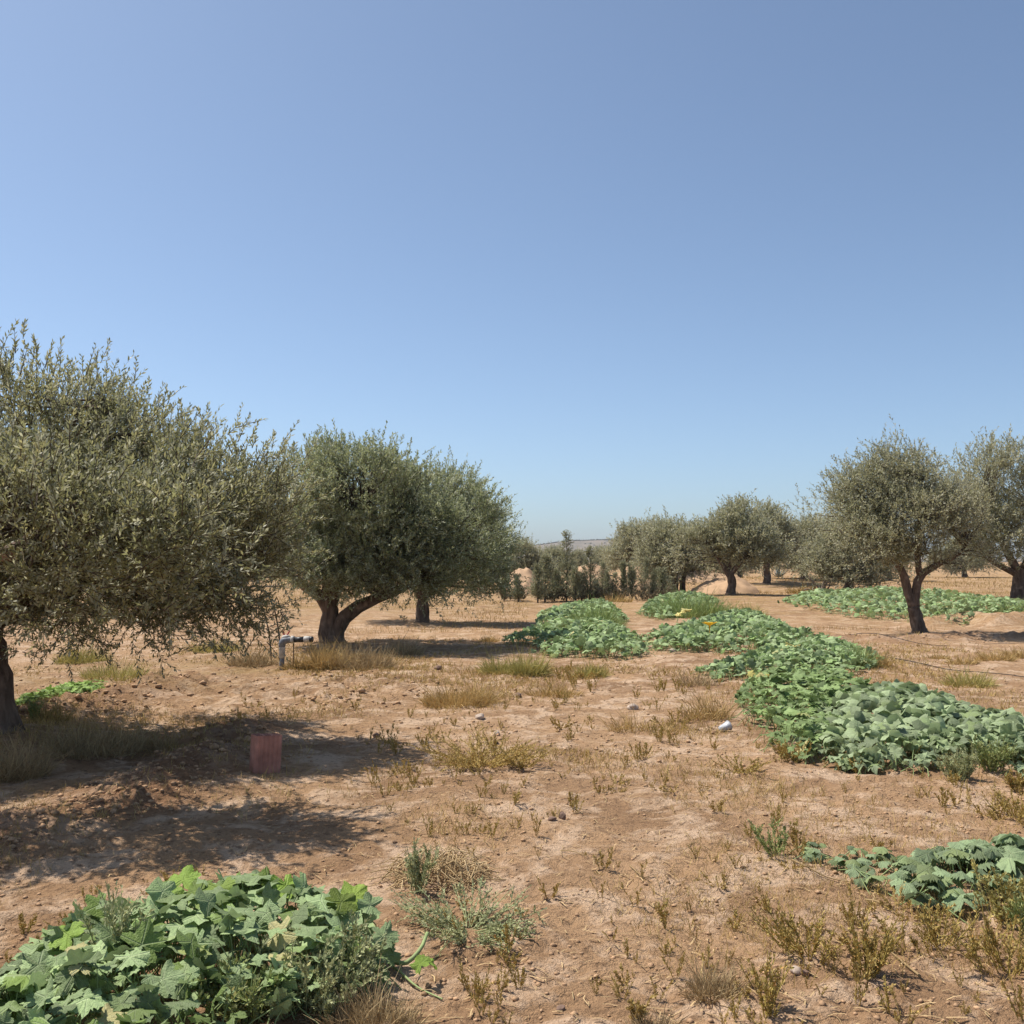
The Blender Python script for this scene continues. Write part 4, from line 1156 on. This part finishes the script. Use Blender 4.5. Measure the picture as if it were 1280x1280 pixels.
weed(1262, 1020, 90, 34, 'weed', 'olive weeds at the right edge above the small drooping squash plant', 465, 20, .018, .008, 120, 0, 2, base=.8)
weed(965, 1075, 60, 36, 'weed_green', 'green brown weed left of the lone little squash shoot', 466, 16, .018, .008, 130, 0, 2, base=.5)
weed(985, 950, 60, 30, 'weed', 'olive brown weed at the lower left of the small leaved tangle', 467, 22, .02, .008, 130, 0, 3, base=.6)
weed(925, 962, 70, 22, 'weed', 'low dark weed lying left of the tangle, below the white cup', 468, 16, .02, .008, 130, .5, 2)
weed(380, 1255, 150, 70, 'weed_gray', 'small leaved gray green weed crowding the front of the leafy squash plant', 469, 60, .020, .010, 150, 0, 4, base=.85)
weed(310, 1275, 90, 70, 'weed_green', 'green small leaved weed at the bottom edge in the leafy squash plant', 470, 30, .022, .011, 140, 0, 4, base=.8)
weed(430, 1230, 90, 64, 'weed_gray', 'small leaved weed at the right corner of the leafy squash plant', 471, 30, .02, .010, 150, 0, 4, base=.8)
weed(160, 1250, 50, 120, 'weed_gray', 'tall fuzzy gray green weed rising through the leafy squash plant', 472, 16, .024, .008, 170, 0, 4, base=.4)
weed(60, 1290, 80, 60, 'weed_gray', 'fuzzy weed in the bottom left corner', 473, 20, .02, .009, 140, 0, 3, base=.6)
weed(790, 1275, 0.1 + 40, 30, 'weed_brown', 'small brown weed near the bottom edge beside the brown tuft', 474, 8, .016, .007, 110, 0, 2)
weed(720, 850, 60, 16, 'weed_brown', 'reddish brown low weeds between two yellow green tufts', 475, 16, .03, .012, 80, .4, 2, base=.7)
weed(950, 1262, 50, 60, 'weed', 'dark upright weed at the bottom edge right of the brown tufts', 476, 9, .02, .009, 150, 0, 1)
weed(48, 905, 24, 30, 'weed_green', 'dark green little weed just right of the leftmost trunk', 477, 10, .03, .014, 90, 0, 2)

# heap of tangled straw
def straw_heap():
    x, y = G(550, 1090); s = y / F
    g = rng_(500); mb = MB()
    for i in range(240):
        r = np.sqrt(g.uniform()) * 1.0; a = g.uniform(0, 6.28)
        c = np.array([math.cos(a) * r * 62 * s, math.sin(a) * r * .24, 0])
        zt = .13 * (1 - r * r) * g.uniform(.2, 1) + .012
        L = g.uniform(.1, .32); an = g.uniform(0, 6.28)
        dv = np.array([math.cos(an), math.sin(an), g.normal() * .2]) * L / 2
        mid = c + np.array([g.normal() * .02, g.normal() * .02, zt + g.uniform(0, .05)])
        P = smooth_path([c - dv + [0, 0, zt * .7], mid, c + dv + [0, 0, zt * .5]], 5)
        P[:, 2] = np.maximum(P[:, 2], .004)
        mb.tube(P, np.full(5, g.uniform(.0015, .0035)), 3, tint=g.uniform(0, 1))
    tag(obj('straw_heap', mb.mesh('straw_heap', M['straw']), None, (x, y, hz(x, y))), 'heap of tangled straw coloured dry vines in the foreground center', 'straw heap')
straw_heap()

# small weeds dotted over the bare soil: one by one, sharing a few meshes
KINDS = [('weed', 'small olive weed sprig with bristly stems on bare soil', 'olive weed sprigs on the bare soil', [sprig_mesh('weed_sprig', 520 + i, int(3 + i % 4), .10, .55, 'weed', .013, .006, 150, 0, .0018, .3, branch=1) for i in range(5)]),
         ('weed_brown', 'small withered brown weed sprig on bare soil', 'brown weed sprigs on the bare soil', [sprig_mesh('weed_sprig', 530 + i, int(3 + i % 3), .09, .7, 'weed_brown', .013, .006, 140, 0, .0016, .35, branch=1) for i in range(5)]),
         ('weed_brown', 'flat dry brown weed hugging the bare soil', 'flat dry weeds on the bare soil', [sprig_mesh('weed_sprig', 540 + i, 6, .09, 1.2, 'weed_brown', .012, .006, 120, .6, .0016, .3, branch=1) for i in range(3)])]
def scatter_sprigs():
    g = rng_(555)
    zones = [((450, 860, 860, 1050), 95, .9), ((690, 840, 900, 935), 45, 1.0), ((860, 940, 1280, 1075), 48, .9), ((540, 1040, 1000, 1280), 60, .8), ((900, 1130, 1280, 1280), 34, .9),
             ((60, 1085, 260, 1160), 16, .8), ((0, 1150, 70, 1220), 8, .8), ((430, 920, 520, 1010), 14, 1.0), ((300, 850, 560, 900), 14, 1.0)]
    tot = 0
    ZN = ['in the middle of the bare field', 'on the path left of the white cup', 'below the white cup, right side', 'in the center foreground',
          'in the right foreground', 'above the large leafy squash plant', 'at the left photo edge',
          'at the right end of the leftmost olive shadow', 'on the rough soil below the second olive']
    for zi, ((x0, y0, x1, y1), n, sc) in enumerate(zones):
        k = 0; tries = 0
        while k < n and tries < 4000:
            tries += 1
            px, py = g.uniform(x0, x1), g.uniform(y0, y1)
            if vnoise(np.array([px / 55.]), np.array([py / 28.]), 77)[0] < g.uniform(-.2, .3): continue
            if px < 500 and py > 1090 and px > 250: continue
            q = int(g.choice(3, p=[.42, .38, .20]))
            _, lab, grp, meshes = KINDS[q]
            x, y = G(px, py)
            s = sc * g.uniform(.35, 1.5) * (1.15 if y > 8 else 1)
            o = obj('weed_sprig', meshes[int(g.integers(len(meshes)))], None, (x, y, hz(x, y) - .004), (0, 0, g.uniform(0, 6.28)), (s, s, s * g.uniform(.8, 1.3)))
            tag(o, lab.replace('on bare soil', '').replace('hugging the bare soil', '').strip() + ' ' + ZN[zi], 'weed', grp.split(' on the ')[0] + ' ' + ZN[zi])
            k += 1; tot += 1
    return tot
scatter_sprigs()

def seedlings():
    """hundreds more of the tiniest weeds, merged"""
    g = rng_(577); V, Fq, T = [], [], []; off = 0
    me_ = [tuple(np.array(x) for x in ([v.co[:] for v in m.vertices], [p.vertices[:] for p in m.polygons if len(p.vertices) == 4])) for k in KINDS[:2] for m in k[3][:3]]
    for i in range(420):
        px, py = g.uniform(430, 1280), g.uniform(845, 1280) if g.uniform() < .4 else g.uniform(845, 1000)
        if vnoise(np.array([px / 70.]), np.array([py / 34.]), 78)[0] < g.uniform(-.4, .4): continue
        if py > 1000 and px < 530: continue
        x, y = G(px, py); v, f = me_[int(g.integers(len(me_)))]
        a = g.uniform(0, 6.28); s = g.uniform(.25, .6) * (1 + y / 25)
        w = np.column_stack([v[:, 0] * math.cos(a) - v[:, 1] * math.sin(a), v[:, 0] * math.sin(a) + v[:, 1] * math.cos(a), v[:, 2]]) * s + [x, y, hz(x, y) - .003]
        V.append(w); Fq.append(f + off); T.append(np.full(len(v), g.uniform())); off += len(v)
    tag(obj('weed_seedlings', mesh_np('weed_seedlings', np.concatenate(V), np.concatenate(Fq), M['weed_brown'], np.concatenate(T))), 'tiniest withered weeds dotted over the bare soil', 'weeds', kind='stuff')
seedlings()

# dry grass of the far field, small clods and straw litter: beyond counting
def mid_grass():
    """short dead weeds in drifts over the middle of the field"""
    g = rng_(605); n = 110000
    px = g.uniform(-20, 1300, n); py = 700 + 2048 / np.exp(g.uniform(math.log(3.8), math.log(22), n))
    D = 2048 / (py - 700); x = (px - 640) / F * D
    dr = fbm(x * .55, D * .42, 606, 3)
    zone = .15 * np.ones(n)
    for cx, cy, rx, ry, w in ((640, 870, 170, 50, .9), (800, 880, 130, 60, .8), (600, 950, 120, 30, .8), (540, 1080, 120, 50, .35), (1080, 1180, 200, 80, .12), (330, 830, 160, 25, .8), (430, 870, 160, 40, .35),
                              (1190, 840, 120, 40, .6), (120, 930, 140, 40, .5), (960, 960, 120, 40, .4)):
        zone += w * np.exp(-(((px - cx) / rx) ** 2 + ((py - cy) / ry) ** 2))
    k = g.uniform(0, 1, n) < zone * np.clip((dr + .12) * 3.2, 0, 1)
    x, D = x[k], D[k]; n = len(x)
    # small bunches of three blades
    x = np.repeat(x, 3) + g.normal(size=n * 3) * .012; D = np.repeat(D, 3) + g.normal(size=n * 3) * .012; n *= 3
    h = g.uniform(.012, .07, n); w = np.clip(D / F * .3, .0012, .004)
    a = g.uniform(0, 6.28, n)
    b_ = np.column_stack([x, D, height(x, D) - .003]); sd = np.column_stack([np.cos(a), np.sin(a), np.zeros(n)]) * w[:, None]
    tip = b_ + np.column_stack([g.normal(size=(n, 2)) * .55, np.ones(n)]) * h[:, None]
    mid = (b_ + tip) / 2 + g.normal(size=(n, 3)) * (h * .12)[:, None]
    v = np.stack([b_ - sd, b_ + sd, mid + sd, mid - sd, tip + sd * .4, tip - sd * .4], 1).reshape(-1, 3)
    kk = np.arange(n)[:, None] * 6
    me = mesh_np('dead_weeds', v, np.concatenate([kk + [0, 1, 2, 3], kk + [3, 2, 4, 5]]), [M['grass_gold'], M['weed_brown']], np.repeat(g.uniform(0, 1, n), 6), matidx=np.tile((g.uniform(0, 1, n) < .5).astype(int), 2))
    tag(obj('dead_weeds', me), 'short dead weeds and stubble drifting over the bare field', 'weeds', kind='stuff')
mid_grass()

def far_grass():
    g = rng_(600)
    n = 26000
    D = np.exp(g.uniform(math.log(23), math.log(95), n))
    px = g.uniform(330, 1300, n)
    x = (px - 640) / F * D
    keep = fbm(x * .35, D * .22, 601, 3) > -.02
    keep &= ~((px > 660) & (px < 960) & (D < 40))
    keep &= ~((px > 980) & (D > 24) & (D < 36) & (fbm(x, D, 3, 2) < .25))
    x, D = x[keep], D[keep]; n = len(x)
    z = height(x, D)
    h = g.uniform(.03, .10, n) * (1 + D / 60); w = D / F * .3
    lean = g.normal(size=(n, 2)) * .35
    b_ = np.column_stack([x, D, z - .01])
    sd = np.column_stack([np.ones(n), g.normal(size=n) * .6, np.zeros(n)])
    tip = b_ + np.column_stack([lean * h[:, None], h])
    v = np.stack([b_ - sd * w[:, None], b_ + sd * w[:, None], tip], 1).reshape(-1, 3)
    me = mesh_np('dry_grass', v, np.arange(n * 3).reshape(n, 3), M['grass_gold'], np.repeat(g.uniform(0, 1, n), 3))
    tag(obj('dry_grass', me), 'thin golden dry grass over the far field', 'dry grass', kind='stuff')
far_grass()

ICO = None
def rock_verts(g, s):
    v = np.array([(1, 0, 0), (-1, 0, 0), (0, 1, 0), (0, -1, 0), (0, 0, 1), (0, 0, -1), (.6, .6, .5), (-.6, .5, .5), (.5, -.6, .5), (-.6, -.6, .45)], float)
    f = [(0, 6, 8), (6, 4, 8), (4, 9, 8), (4, 7, 9), (6, 7, 4), (2, 7, 6), (0, 2, 6), (7, 1, 9), (2, 1, 7), (8, 9, 3), (0, 8, 3), (9, 1, 3), (0, 5, 2), (2, 5, 1), (1, 5, 3), (3, 5, 0)]
    return v * g.uniform(.7, 1.25, (10, 1)) * s, f

def clods():
    g = rng_(610); mb = MB()
    n = 8500
    D = np.exp(g.uniform(math.log(3.2), math.log(22), n * 4)); px = g.uniform(-20, 1300, n * 4)
    x = (px - 640) / F * D
    p = .16 + .8 * np.clip(dug(x, D) + .12 * rough(x, D), 0, 1) + .25 * (fbm(x * .9, D * .9, 612, 2) > .12)
    k = g.uniform(0, 1, n * 4) < p
    x, D = x[k][:n], D[k][:n]
    z = height(x, D); du = np.clip(dug(x, D) + rough(x, D), 0, 1)
    for i in range(len(x)):
        s = (.004 + .012 * g.uniform() ** 2.5) * (1 + 1.6 * du[i] * g.uniform()) * (1 if D[i] < 8 else 1.5)
        v, f = rock_verts(g, s)
        a = g.uniform(0, 6.28)
        v = np.column_stack([v[:, 0] * math.cos(a) - v[:, 1] * math.sin(a), v[:, 0] * math.sin(a) + v[:, 1] * math.cos(a), v[:, 2] * .7])
        mb.add(v + np.array([x[i], D[i], z[i] + s * .15]), f, g.uniform(0, 1))
    tag(obj('soil_clods', mb.mesh('soil_clods', M['clod'])), 'crumbs and clods of dry soil over the field', 'soil clods', kind='stuff')
clods()

def litter():
    g = rng_(620); n = 3000
    D = np.exp(g.uniform(math.log(3.3), math.log(16), n)); px = g.uniform(100, 1300, n)
    x = (px - 640) / F * D
    z = height(x, D)
    L = g.uniform(.015, .08, n) * np.where(g.uniform(0, 1, n) < .06, 2.5, 1); a = g.uniform(0, 6.28, n); w = g.uniform(.0012, .003, n)
    d = np.column_stack([np.cos(a), np.sin(a), g.normal(size=n) * .12]); sd = np.column_stack([-np.sin(a), np.cos(a), np.zeros(n)])
    c = np.column_stack([x, D, z + .008])
    m_ = c + sd * (L * g.normal(size=n) * .12)[:, None] + np.array([0, 0, .004])
    p0, p1 = c - d * (L / 2)[:, None], c + d * (L / 2)[:, None]
    W = w[:, None]
    v = np.stack([p0 - sd * W, p0 + sd * W, m_ + sd * W, m_ - sd * W, p1 + sd * W, p1 - sd * W], 1).reshape(-1, 3)
    k = np.arange(n)[:, None] * 6
    tag(obj('straw_litter', mesh_np('straw_litter', v, np.concatenate([k + [0, 1, 2, 3], k + [3, 2, 4, 5]]), M['straw'], np.repeat(g.uniform(0, 1, n), 6))),
        'bits of straw scattered over the soil', 'straw', kind='stuff')
litter()

# ------------------------------------------------------------------ stones and sticks
STONES = [(790, 889, 13, 9, 'stone', 'pale rounded stone on the path, right of the golden mound'), (600, 898, 13, 8, 'stone', 'pale flat stone below the golden brown mound'),
          (621, 918, 8, 6, 'stone', 'small pale stone just below the flat stone'), (648, 875, 9, 8, 'stone_dark', 'dark clod right of the golden brown mound'),
          (702, 1026, 11, 11, 'stone_dark', 'dark upright clod in the middle of the foreground soil'), (690, 1030, 12, 6, 'stone_dark', 'dark flat clod touching the upright clod'),
          (840, 818, 9, 6, 'stone', 'pale stone just below the squash bed right of the path'), (472, 917, 9, 7, 'stone_dark', 'brown clod left of the sprawling tawny weed'),
          (988, 1212, 15, 10, 'stone', 'pale stone in front of the wide spread olive weed'), (1000, 1215, 13, 8, 'stone_dark', 'brown stone at the right of the pale foreground stone'),
          (700, 1260, 14, 7, 'stone_dark', 'brown stone at the bottom edge, center'), (515, 1277, 22, 9, 'stone_dark', 'dark stone at the bottom edge by the brown dry fuzz'),
          (620, 928, 8, 5, 'stone_dark', 'brown crumb above the sprawling tawny weed'), (548, 838, 10, 7, 'stone_dark', 'clod at the lower edge of the second olive shadow')]
for px, py, w, h, mt, lab in STONES:
    x, y = G(px, py); s = y / F; g = rng_(px * 7 + py)
    bme = bpy.data.meshes.new('stone')
    import bmesh
    bm = bmesh.new(); bmesh.ops.create_icosphere(bm, subdivisions=3, radius=1)
    off = g.uniform(0, 50)
    for v in bm.verts:
        c = v.co
        k = 1 + .5 * vnoise(np.array([c.x * 1.3 + off]), np.array([c.y * 1.3 + c.z * 1.7]), 5)[0] + .2 * vnoise(np.array([c.x * 4 + off]), np.array([c.y * 4 - c.z * 4]), 6)[0]
        v.co = Vector((c.x * w * s / 2, c.y * w * s / 2 * .8, c.z * h * s / 2)) * k
    for f_ in bm.faces: f_.smooth = True
    bm.to_mesh(bme); bm.free(); bme.materials.append(M[mt])
    tag(obj('stone', bme, None, (x, y, hz(x, y) + h * s * .28), (0, 0, g.uniform(0, 6))), lab, 'stone')

def stick(pts, r, mat, label, name='stick', cat='stick'):
    P = [np.array(gloc(px, py, dz)) for px, py, dz in pts]
    o = P[0].copy()
    mb = MB(); mb.tube(smooth_path(np.array(P) - o, 12), np.linspace(r, r * .5, 12), 6, noise=.1, rng=rng_(int(pts[0][0])), caps=True)
    tag(obj(name, mb.mesh(name, M[mat], True), None, o), label, cat)
stick([(985, 1082, .01), (1005, 1094, .012), (1030, 1099, .01), (1065, 1106, .008)], .005, 'straw', 'pale curved straw stalk in front of the lone little squash shoot', 'straw_stalk', 'stalk')
stick([(1075, 1130, .01), (1090, 1136, .02), (1100, 1142, .01)], .006, 'straw', 'short pale stalk below the three little shoots', 'straw_stalk', 'stalk')
stick([(700, 1063, .008), (715, 1068, .012), (732, 1074, .008)], .004, 'straw', 'short pale straw stalk below the dark clods', 'straw_stalk', 'stalk')
stick([(785, 1085, .008), (802, 1100, .01), (815, 1098, .01), (822, 1110, .006)], .003, 'straw', 'wiggly thin straw stalk right of center', 'straw_stalk', 'stalk')
stick([(855, 1062, .008), (868, 1060, .01), (885, 1066, .008)], .003, 'straw', 'thin straw stalk left of the green brown weed', 'straw_stalk', 'stalk')
stick([(1140, 1225, .01), (1120, 1205, .015), (1100, 1185, .01)], .005, 'straw', 'straw stalk behind the spiky olive clump', 'straw_stalk', 'stalk')

# ------------------------------------------------------------------ terracotta hollow brick
def hollow_brick():
    x, y = G(334, 964)
    W, Dp, H = .195, .145, .288
    root = thing('hollow_brick', 'hollow terracotta brick standing on end in the shade of the leftmost olive', 'brick', (x, y, hz(x, y) - .012), R(21))
    root.rotation_euler = (R(-2), R(3.0), R(27))
    # outer walls with rounded vertical ribs on the faces
    def outline():
        pts = []
        def face(ax, ay, bx, by, n):
            nx, ny = by - ay, -(bx - ax); l = math.hypot(nx, ny); nx /= l; ny /= l
            for i in range(n):
                t0, t1 = i / n, (i + 1) / n
                for t, d in ((t0 + .12 / n, 0), (t0 + .22 / n, .0045), (t1 - .22 / n, .0045), (t1 - .12 / n, 0)):
                    pts.append((ax + (bx - ax) * t + nx * d, ay + (by - ay) * t + ny * d))
        w, d = W / 2, Dp / 2
        face(-w, -d, w, -d, 6); face(w, -d, w, d, 4); face(w, d, -w, d, 6); face(-w, d, -w, -d, 4)
        return pts
    ol = outline(); n = len(ol)
    g = rng_(3)
    mb = MB()
    levels = [0, .004, H * .5, H - .004, H]
    v = []
    for z in levels:
        k = .985 if z in (0, H) else 1
        v += [(px_ * k, py_ * k, z) for px_, py_ in ol]
    f = [(i * n + j, i * n + (j + 1) % n, (i + 1) * n + (j + 1) % n, (i + 1) * n + j) for i in range(len(levels) - 1) for j in range(n)]
    mb.add(v, f)
    # end faces pierced by a 3 x 2 set of cells, webs between them
    cw, cd = W / 3, Dp / 2; web = .009
    for top in (0, 1):
        z = H - .0004 if top else .0004
        xs = [-W / 2 * .985]; 
        for i in range(3): xs += [-W / 2 + i * cw + web, -W / 2 + (i + 1) * cw - web]
        xs += [W / 2 * .985]
        ys = [-Dp / 2 * .985]
        for i in range(2): ys += [-Dp / 2 + i * cd + web, -Dp / 2 + (i + 1) * cd - web]
        ys += [Dp / 2 * .985]
        for i in range(len(xs) - 1):
            for j in range(len(ys) - 1):
                if i % 2 == 1 and j % 2 == 1: continue
                q = [(xs[i], ys[j], z), (xs[i + 1], ys[j], z), (xs[i + 1], ys[j + 1], z), (xs[i], ys[j + 1], z)]
                mb.add(q if top else q[::-1], [(0, 1, 2, 3)])
    obj('shell', mb.mesh('shell', M['brick']), root)
    cb = MB()
    for i in range(3):
        for j in range(2):
            x0, x1 = -W / 2 + i * cw + web, -W / 2 + (i + 1) * cw - web
            y0, y1 = -Dp / 2 + j * cd + web, -Dp / 2 + (j + 1) * cd - web
            c4 = [(x0, y0), (x1, y0), (x1, y1), (x0, y1)]
            vv = [(a, b_, .0006) for a, b_ in c4] + [(a, b_, H - .0006) for a, b_ in c4]
            cb.add(vv, [(1, 0, 4, 5), (2, 1, 5, 6), (3, 2, 6, 7), (0, 3, 7, 4)])
    obj('cell_walls', cb.mesh('cell_walls', M['brick']), root)
hollow_brick()

# ------------------------------------------------------------------ irrigation standpipe
def standpipe():
    x, y = G(354, 838)
    root = thing('irrigation_pipe', 'gray irrigation standpipe with an elbow and a short black arm with white fittings', 'water pipe', (x, y, hz(x, y)), R(-6))
    def part(nm, pts, rad, mat, sides=16, sm=True, n=None):
        mb = MB(); P = smooth_path(pts, n) if n else np.array(pts, float)
        rr = np.interp(np.linspace(0, 1, len(P)), np.linspace(0, 1, len(rad)), rad)
        mb.tube(P, rr, sides, caps=True)
        return obj(nm, mb.mesh(nm, M[mat], False), root)
    part('riser', [(0, 0, -.1), (0, 0, .10), (0, 0, .26)], [.036, .036, .036], 'pvc_gray')
    part('sleeve', [(0, 0, .17), (0, 0, .175), (0, 0, .30), (0, 0, .335), (0, 0, .34)], [.038, .043, .045, .048, .046], 'pvc_white')
    part('elbow', [(0, 0, .33), (0, 0, .375), (.025, 0, .415), (.07, 0, .432), (.15, 0, .435)], [.048, .052, .056, .05, .046], 'pvc_gray', n=14)
    part('collar', [(.135, 0, .436), (.14, 0, .436), (.175, 0, .437), (.18, 0, .437)], [.05, .056, .056, .05], 'pvc_white')
    part('cap', [(.0, 0, .455), (.03, 0, .468), (.08, 0, .474), (.11, 0, .474)], [.02, .034, .034, .02], 'pvc_white', n=8)
    part('arm', [(.175, 0, .437), (.34, 0, .442)], [.04, .04], 'pvc_black')
    part('coupling', [(.325, 0, .441), (.33, 0, .441), (.405, 0, .444), (.41, 0, .444)], [.042, .047, .047, .042], 'pvc_white')
    part('end_plug', [(.40, 0, .443), (.45, 0, .446), (.458, 0, .446)], [.04, .043, .034], 'pvc_black')
    part('strut', [(.165, .01, -.05), (.17, .01, .2), (.17, .005, .40)], [.008, .008, .008], 'twig', 6)
    for k, (a, b_) in enumerate(((-.005, -.03), (.045, .085))):
        mb = MB()
        mb.tube(smooth_path([(.03, .01, .46), (.03 + a, .01, .51), (.03 + b_, .012, .575)], 6), np.array([.012, .013, .013, .012, .010, .004]), 6, caps=True)
        obj('lever', mb.mesh('lever', M['red'], True), root)
standpipe()
# thin bare stalks behind the pipe
def stalk(p0, p1, D, label, r=.017):
    a = P3(p0[0], p0[1], D); c = P3(p1[0], p1[1], D)
    a[2] = hz(a[0], a[1]) - .03
    mb = MB(); mid = (a + c) / 2 + np.array([.03, 0, .02])
    mb.tube(smooth_path(np.array([a, mid, c]) - a, 8), np.linspace(r, r * .6, 8), 6, caps=True)
    tag(obj('stalk', mb.mesh('stalk', M['twig'], True), None, a), label, 'stalk')
stalk((341, 815), (330, 760), 16.8, 'left one of two thin bare stalks standing behind the pipe')
stalk((352, 820), (343, 756), 16.2, 'right one of two thin bare stalks, rising behind the pipe elbow', .018)

# ------------------------------------------------------------------ white cup
def cup():
    x, y = G(903, 913)
    root = thing('plastic_cup', 'crumpled white plastic cup lying on bare soil left of the small leaved tangle', 'cup', (x, y, hz(x, y) + .042), R(25))
    g = rng_(9)
    t = np.array([0, .004, .02, .05, .08, .11, .112, .108, .06, .01]); rr = np.array([.0, .03, .034, .038, .042, .047, .05, .046, .038, .001])
    n = 20
    v = []
    for i in range(len(t)):
        for j in range(n):
            a = j / n * 2 * math.pi
            dent = 1 - .38 * math.exp(-((a - 1.8) / .6) ** 2) * math.exp(-((t[i] - .065) / .03) ** 2) - .22 * math.exp(-((a - 4.5) / .5) ** 2) * math.exp(-((t[i] - .09) / .03) ** 2)
            v.append((t[i] - .055, rr[i] * dent * math.cos(a), rr[i] * dent * math.sin(a)))
    f = [(i * n + j, i * n + (j + 1) % n, (i + 1) * n + (j + 1) % n, (i + 1) * n + j) for i in range(len(t) - 1) for j in range(n)]
    mb = MB(); mb.add(v, f)
    o = obj('cup_wall', mb.mesh('cup_wall', M['white_plastic'], True), root, rot=(0, R(-18), R(0)))
    mb = MB(); a = np.linspace(0, 2 * np.pi, 21)
    mb.tube(np.column_stack([np.full(21, .057), .049 * np.cos(a), .049 * np.sin(a)]), .003, 5)
    obj('rim', mb.mesh('rim', M['white_plastic'], True), root, rot=(0, R(-18), 0))
    root.scale = (.95, .95, .95)
cup()

# ------------------------------------------------------------------ hoses
stick([(1085, 822, .012), (1140, 831, .012), (1185, 839, .012), (1230, 842, .012), (1280, 850, .012), (1360, 862, .012)], .009, 'hose', 'thin black irrigation hose curving over the soil at the right edge', 'hose', 'hose')
stick([(800, 811, .012), (850, 813, .012), (905, 817, .012)], .008, 'hose', 'short black hose end below the squash bed right of the path', 'hose', 'hose')
stick([(1040, 800, .02), (1090, 804, .05), (1160, 811, .02), (1230, 808, .01), (1320, 806, .01)], .007, 'hose', 'black hose crossing the shadow of the V forked olive', 'hose', 'hose')

# ------------------------------------------------------------------ agave and dead branches
def agave():
    x, y = at_px(973, 66); g = rng_(71)
    root = thing('agave', 'gray blue spiky agave left of the low bushy olive, far field', 'agave', (x, y, hz(x, y) - .02))
    for i in range(26):
        a = g.uniform(0, 6.28); el = g.uniform(.35, 1.4); L = g.uniform(.7, 1.15); w = .06
        d = np.array([math.cos(a) * math.cos(el), math.sin(a) * math.cos(el), math.sin(el)]); sd = np.array([-math.sin(a), math.cos(a), 0]); u = np.cross(sd, d)
        t = np.array([0, .3, .65, 1.0]); ww = np.array([.7, 1, .7, .05]) * w
        c = d[None] * (t * L)[:, None]
        v = np.concatenate([c - sd * ww[:, None], c + sd * ww[:, None], c - u * (ww * .4)[:, None]])
        f = []
        for k in range(3): f += [(k, k + 1, 8 + k + 1, 8 + k), (8 + k, 8 + k + 1, 4 + k + 1, 4 + k), (k, 4 + k, 4 + k + 1, k + 1)]
        mb = MB(); mb.add(v, f)
        obj('leaf', mb.mesh('leaf', M['agave']), root)
agave()

def dead_branches():
    x, y = at_px(1032, 45); g = rng_(72)
    root = thing('dead_branch_pile', 'pile of pale dead branches at the left foot of the low bushy olive', 'branches', (x, y, hz(x, y)))
    for i in range(12):
        a = g.uniform(0, 6.28); L = g.uniform(.6, 1.3)
        p0 = np.array([g.uniform(-.7, .7), g.uniform(-.4, .4), 0]); p1 = p0 + np.array([math.cos(a) * L * .8, math.sin(a) * L * .4, g.uniform(.1, .9)])
        mb = MB(); mb.tube(smooth_path([p0, (p0 + p1) / 2 + [0, 0, .15], p1], 6), np.linspace(.045, .015, 6) * g.uniform(.6, 1.4), 6, caps=True)
        obj('branch', mb.mesh('branch', M['dead'], True), root)
dead_branches()

# ------------------------------------------------------------------ air: a thin even haze over the whole plain
def haze():
    mb = MB(); mb.box((0, 0, 29), (5200, 5200, 66))
    m = bpy.data.materials.new('haze'); m.use_nodes = True
    t = m.node_tree; t.nodes.clear()
    out = t.nodes.new('ShaderNodeOutputMaterial'); v = t.nodes.new('ShaderNodeVolumePrincipled')
    v.inputs['Color'].default_value = (.86, .91, 1.0, 1); v.inputs['Density'].default_value = 0.00017
    t.links.new(v.outputs[0], out.inputs['Volume'])
    tag(obj('haze', mb.mesh('haze', m)), kind='stuff')
haze()
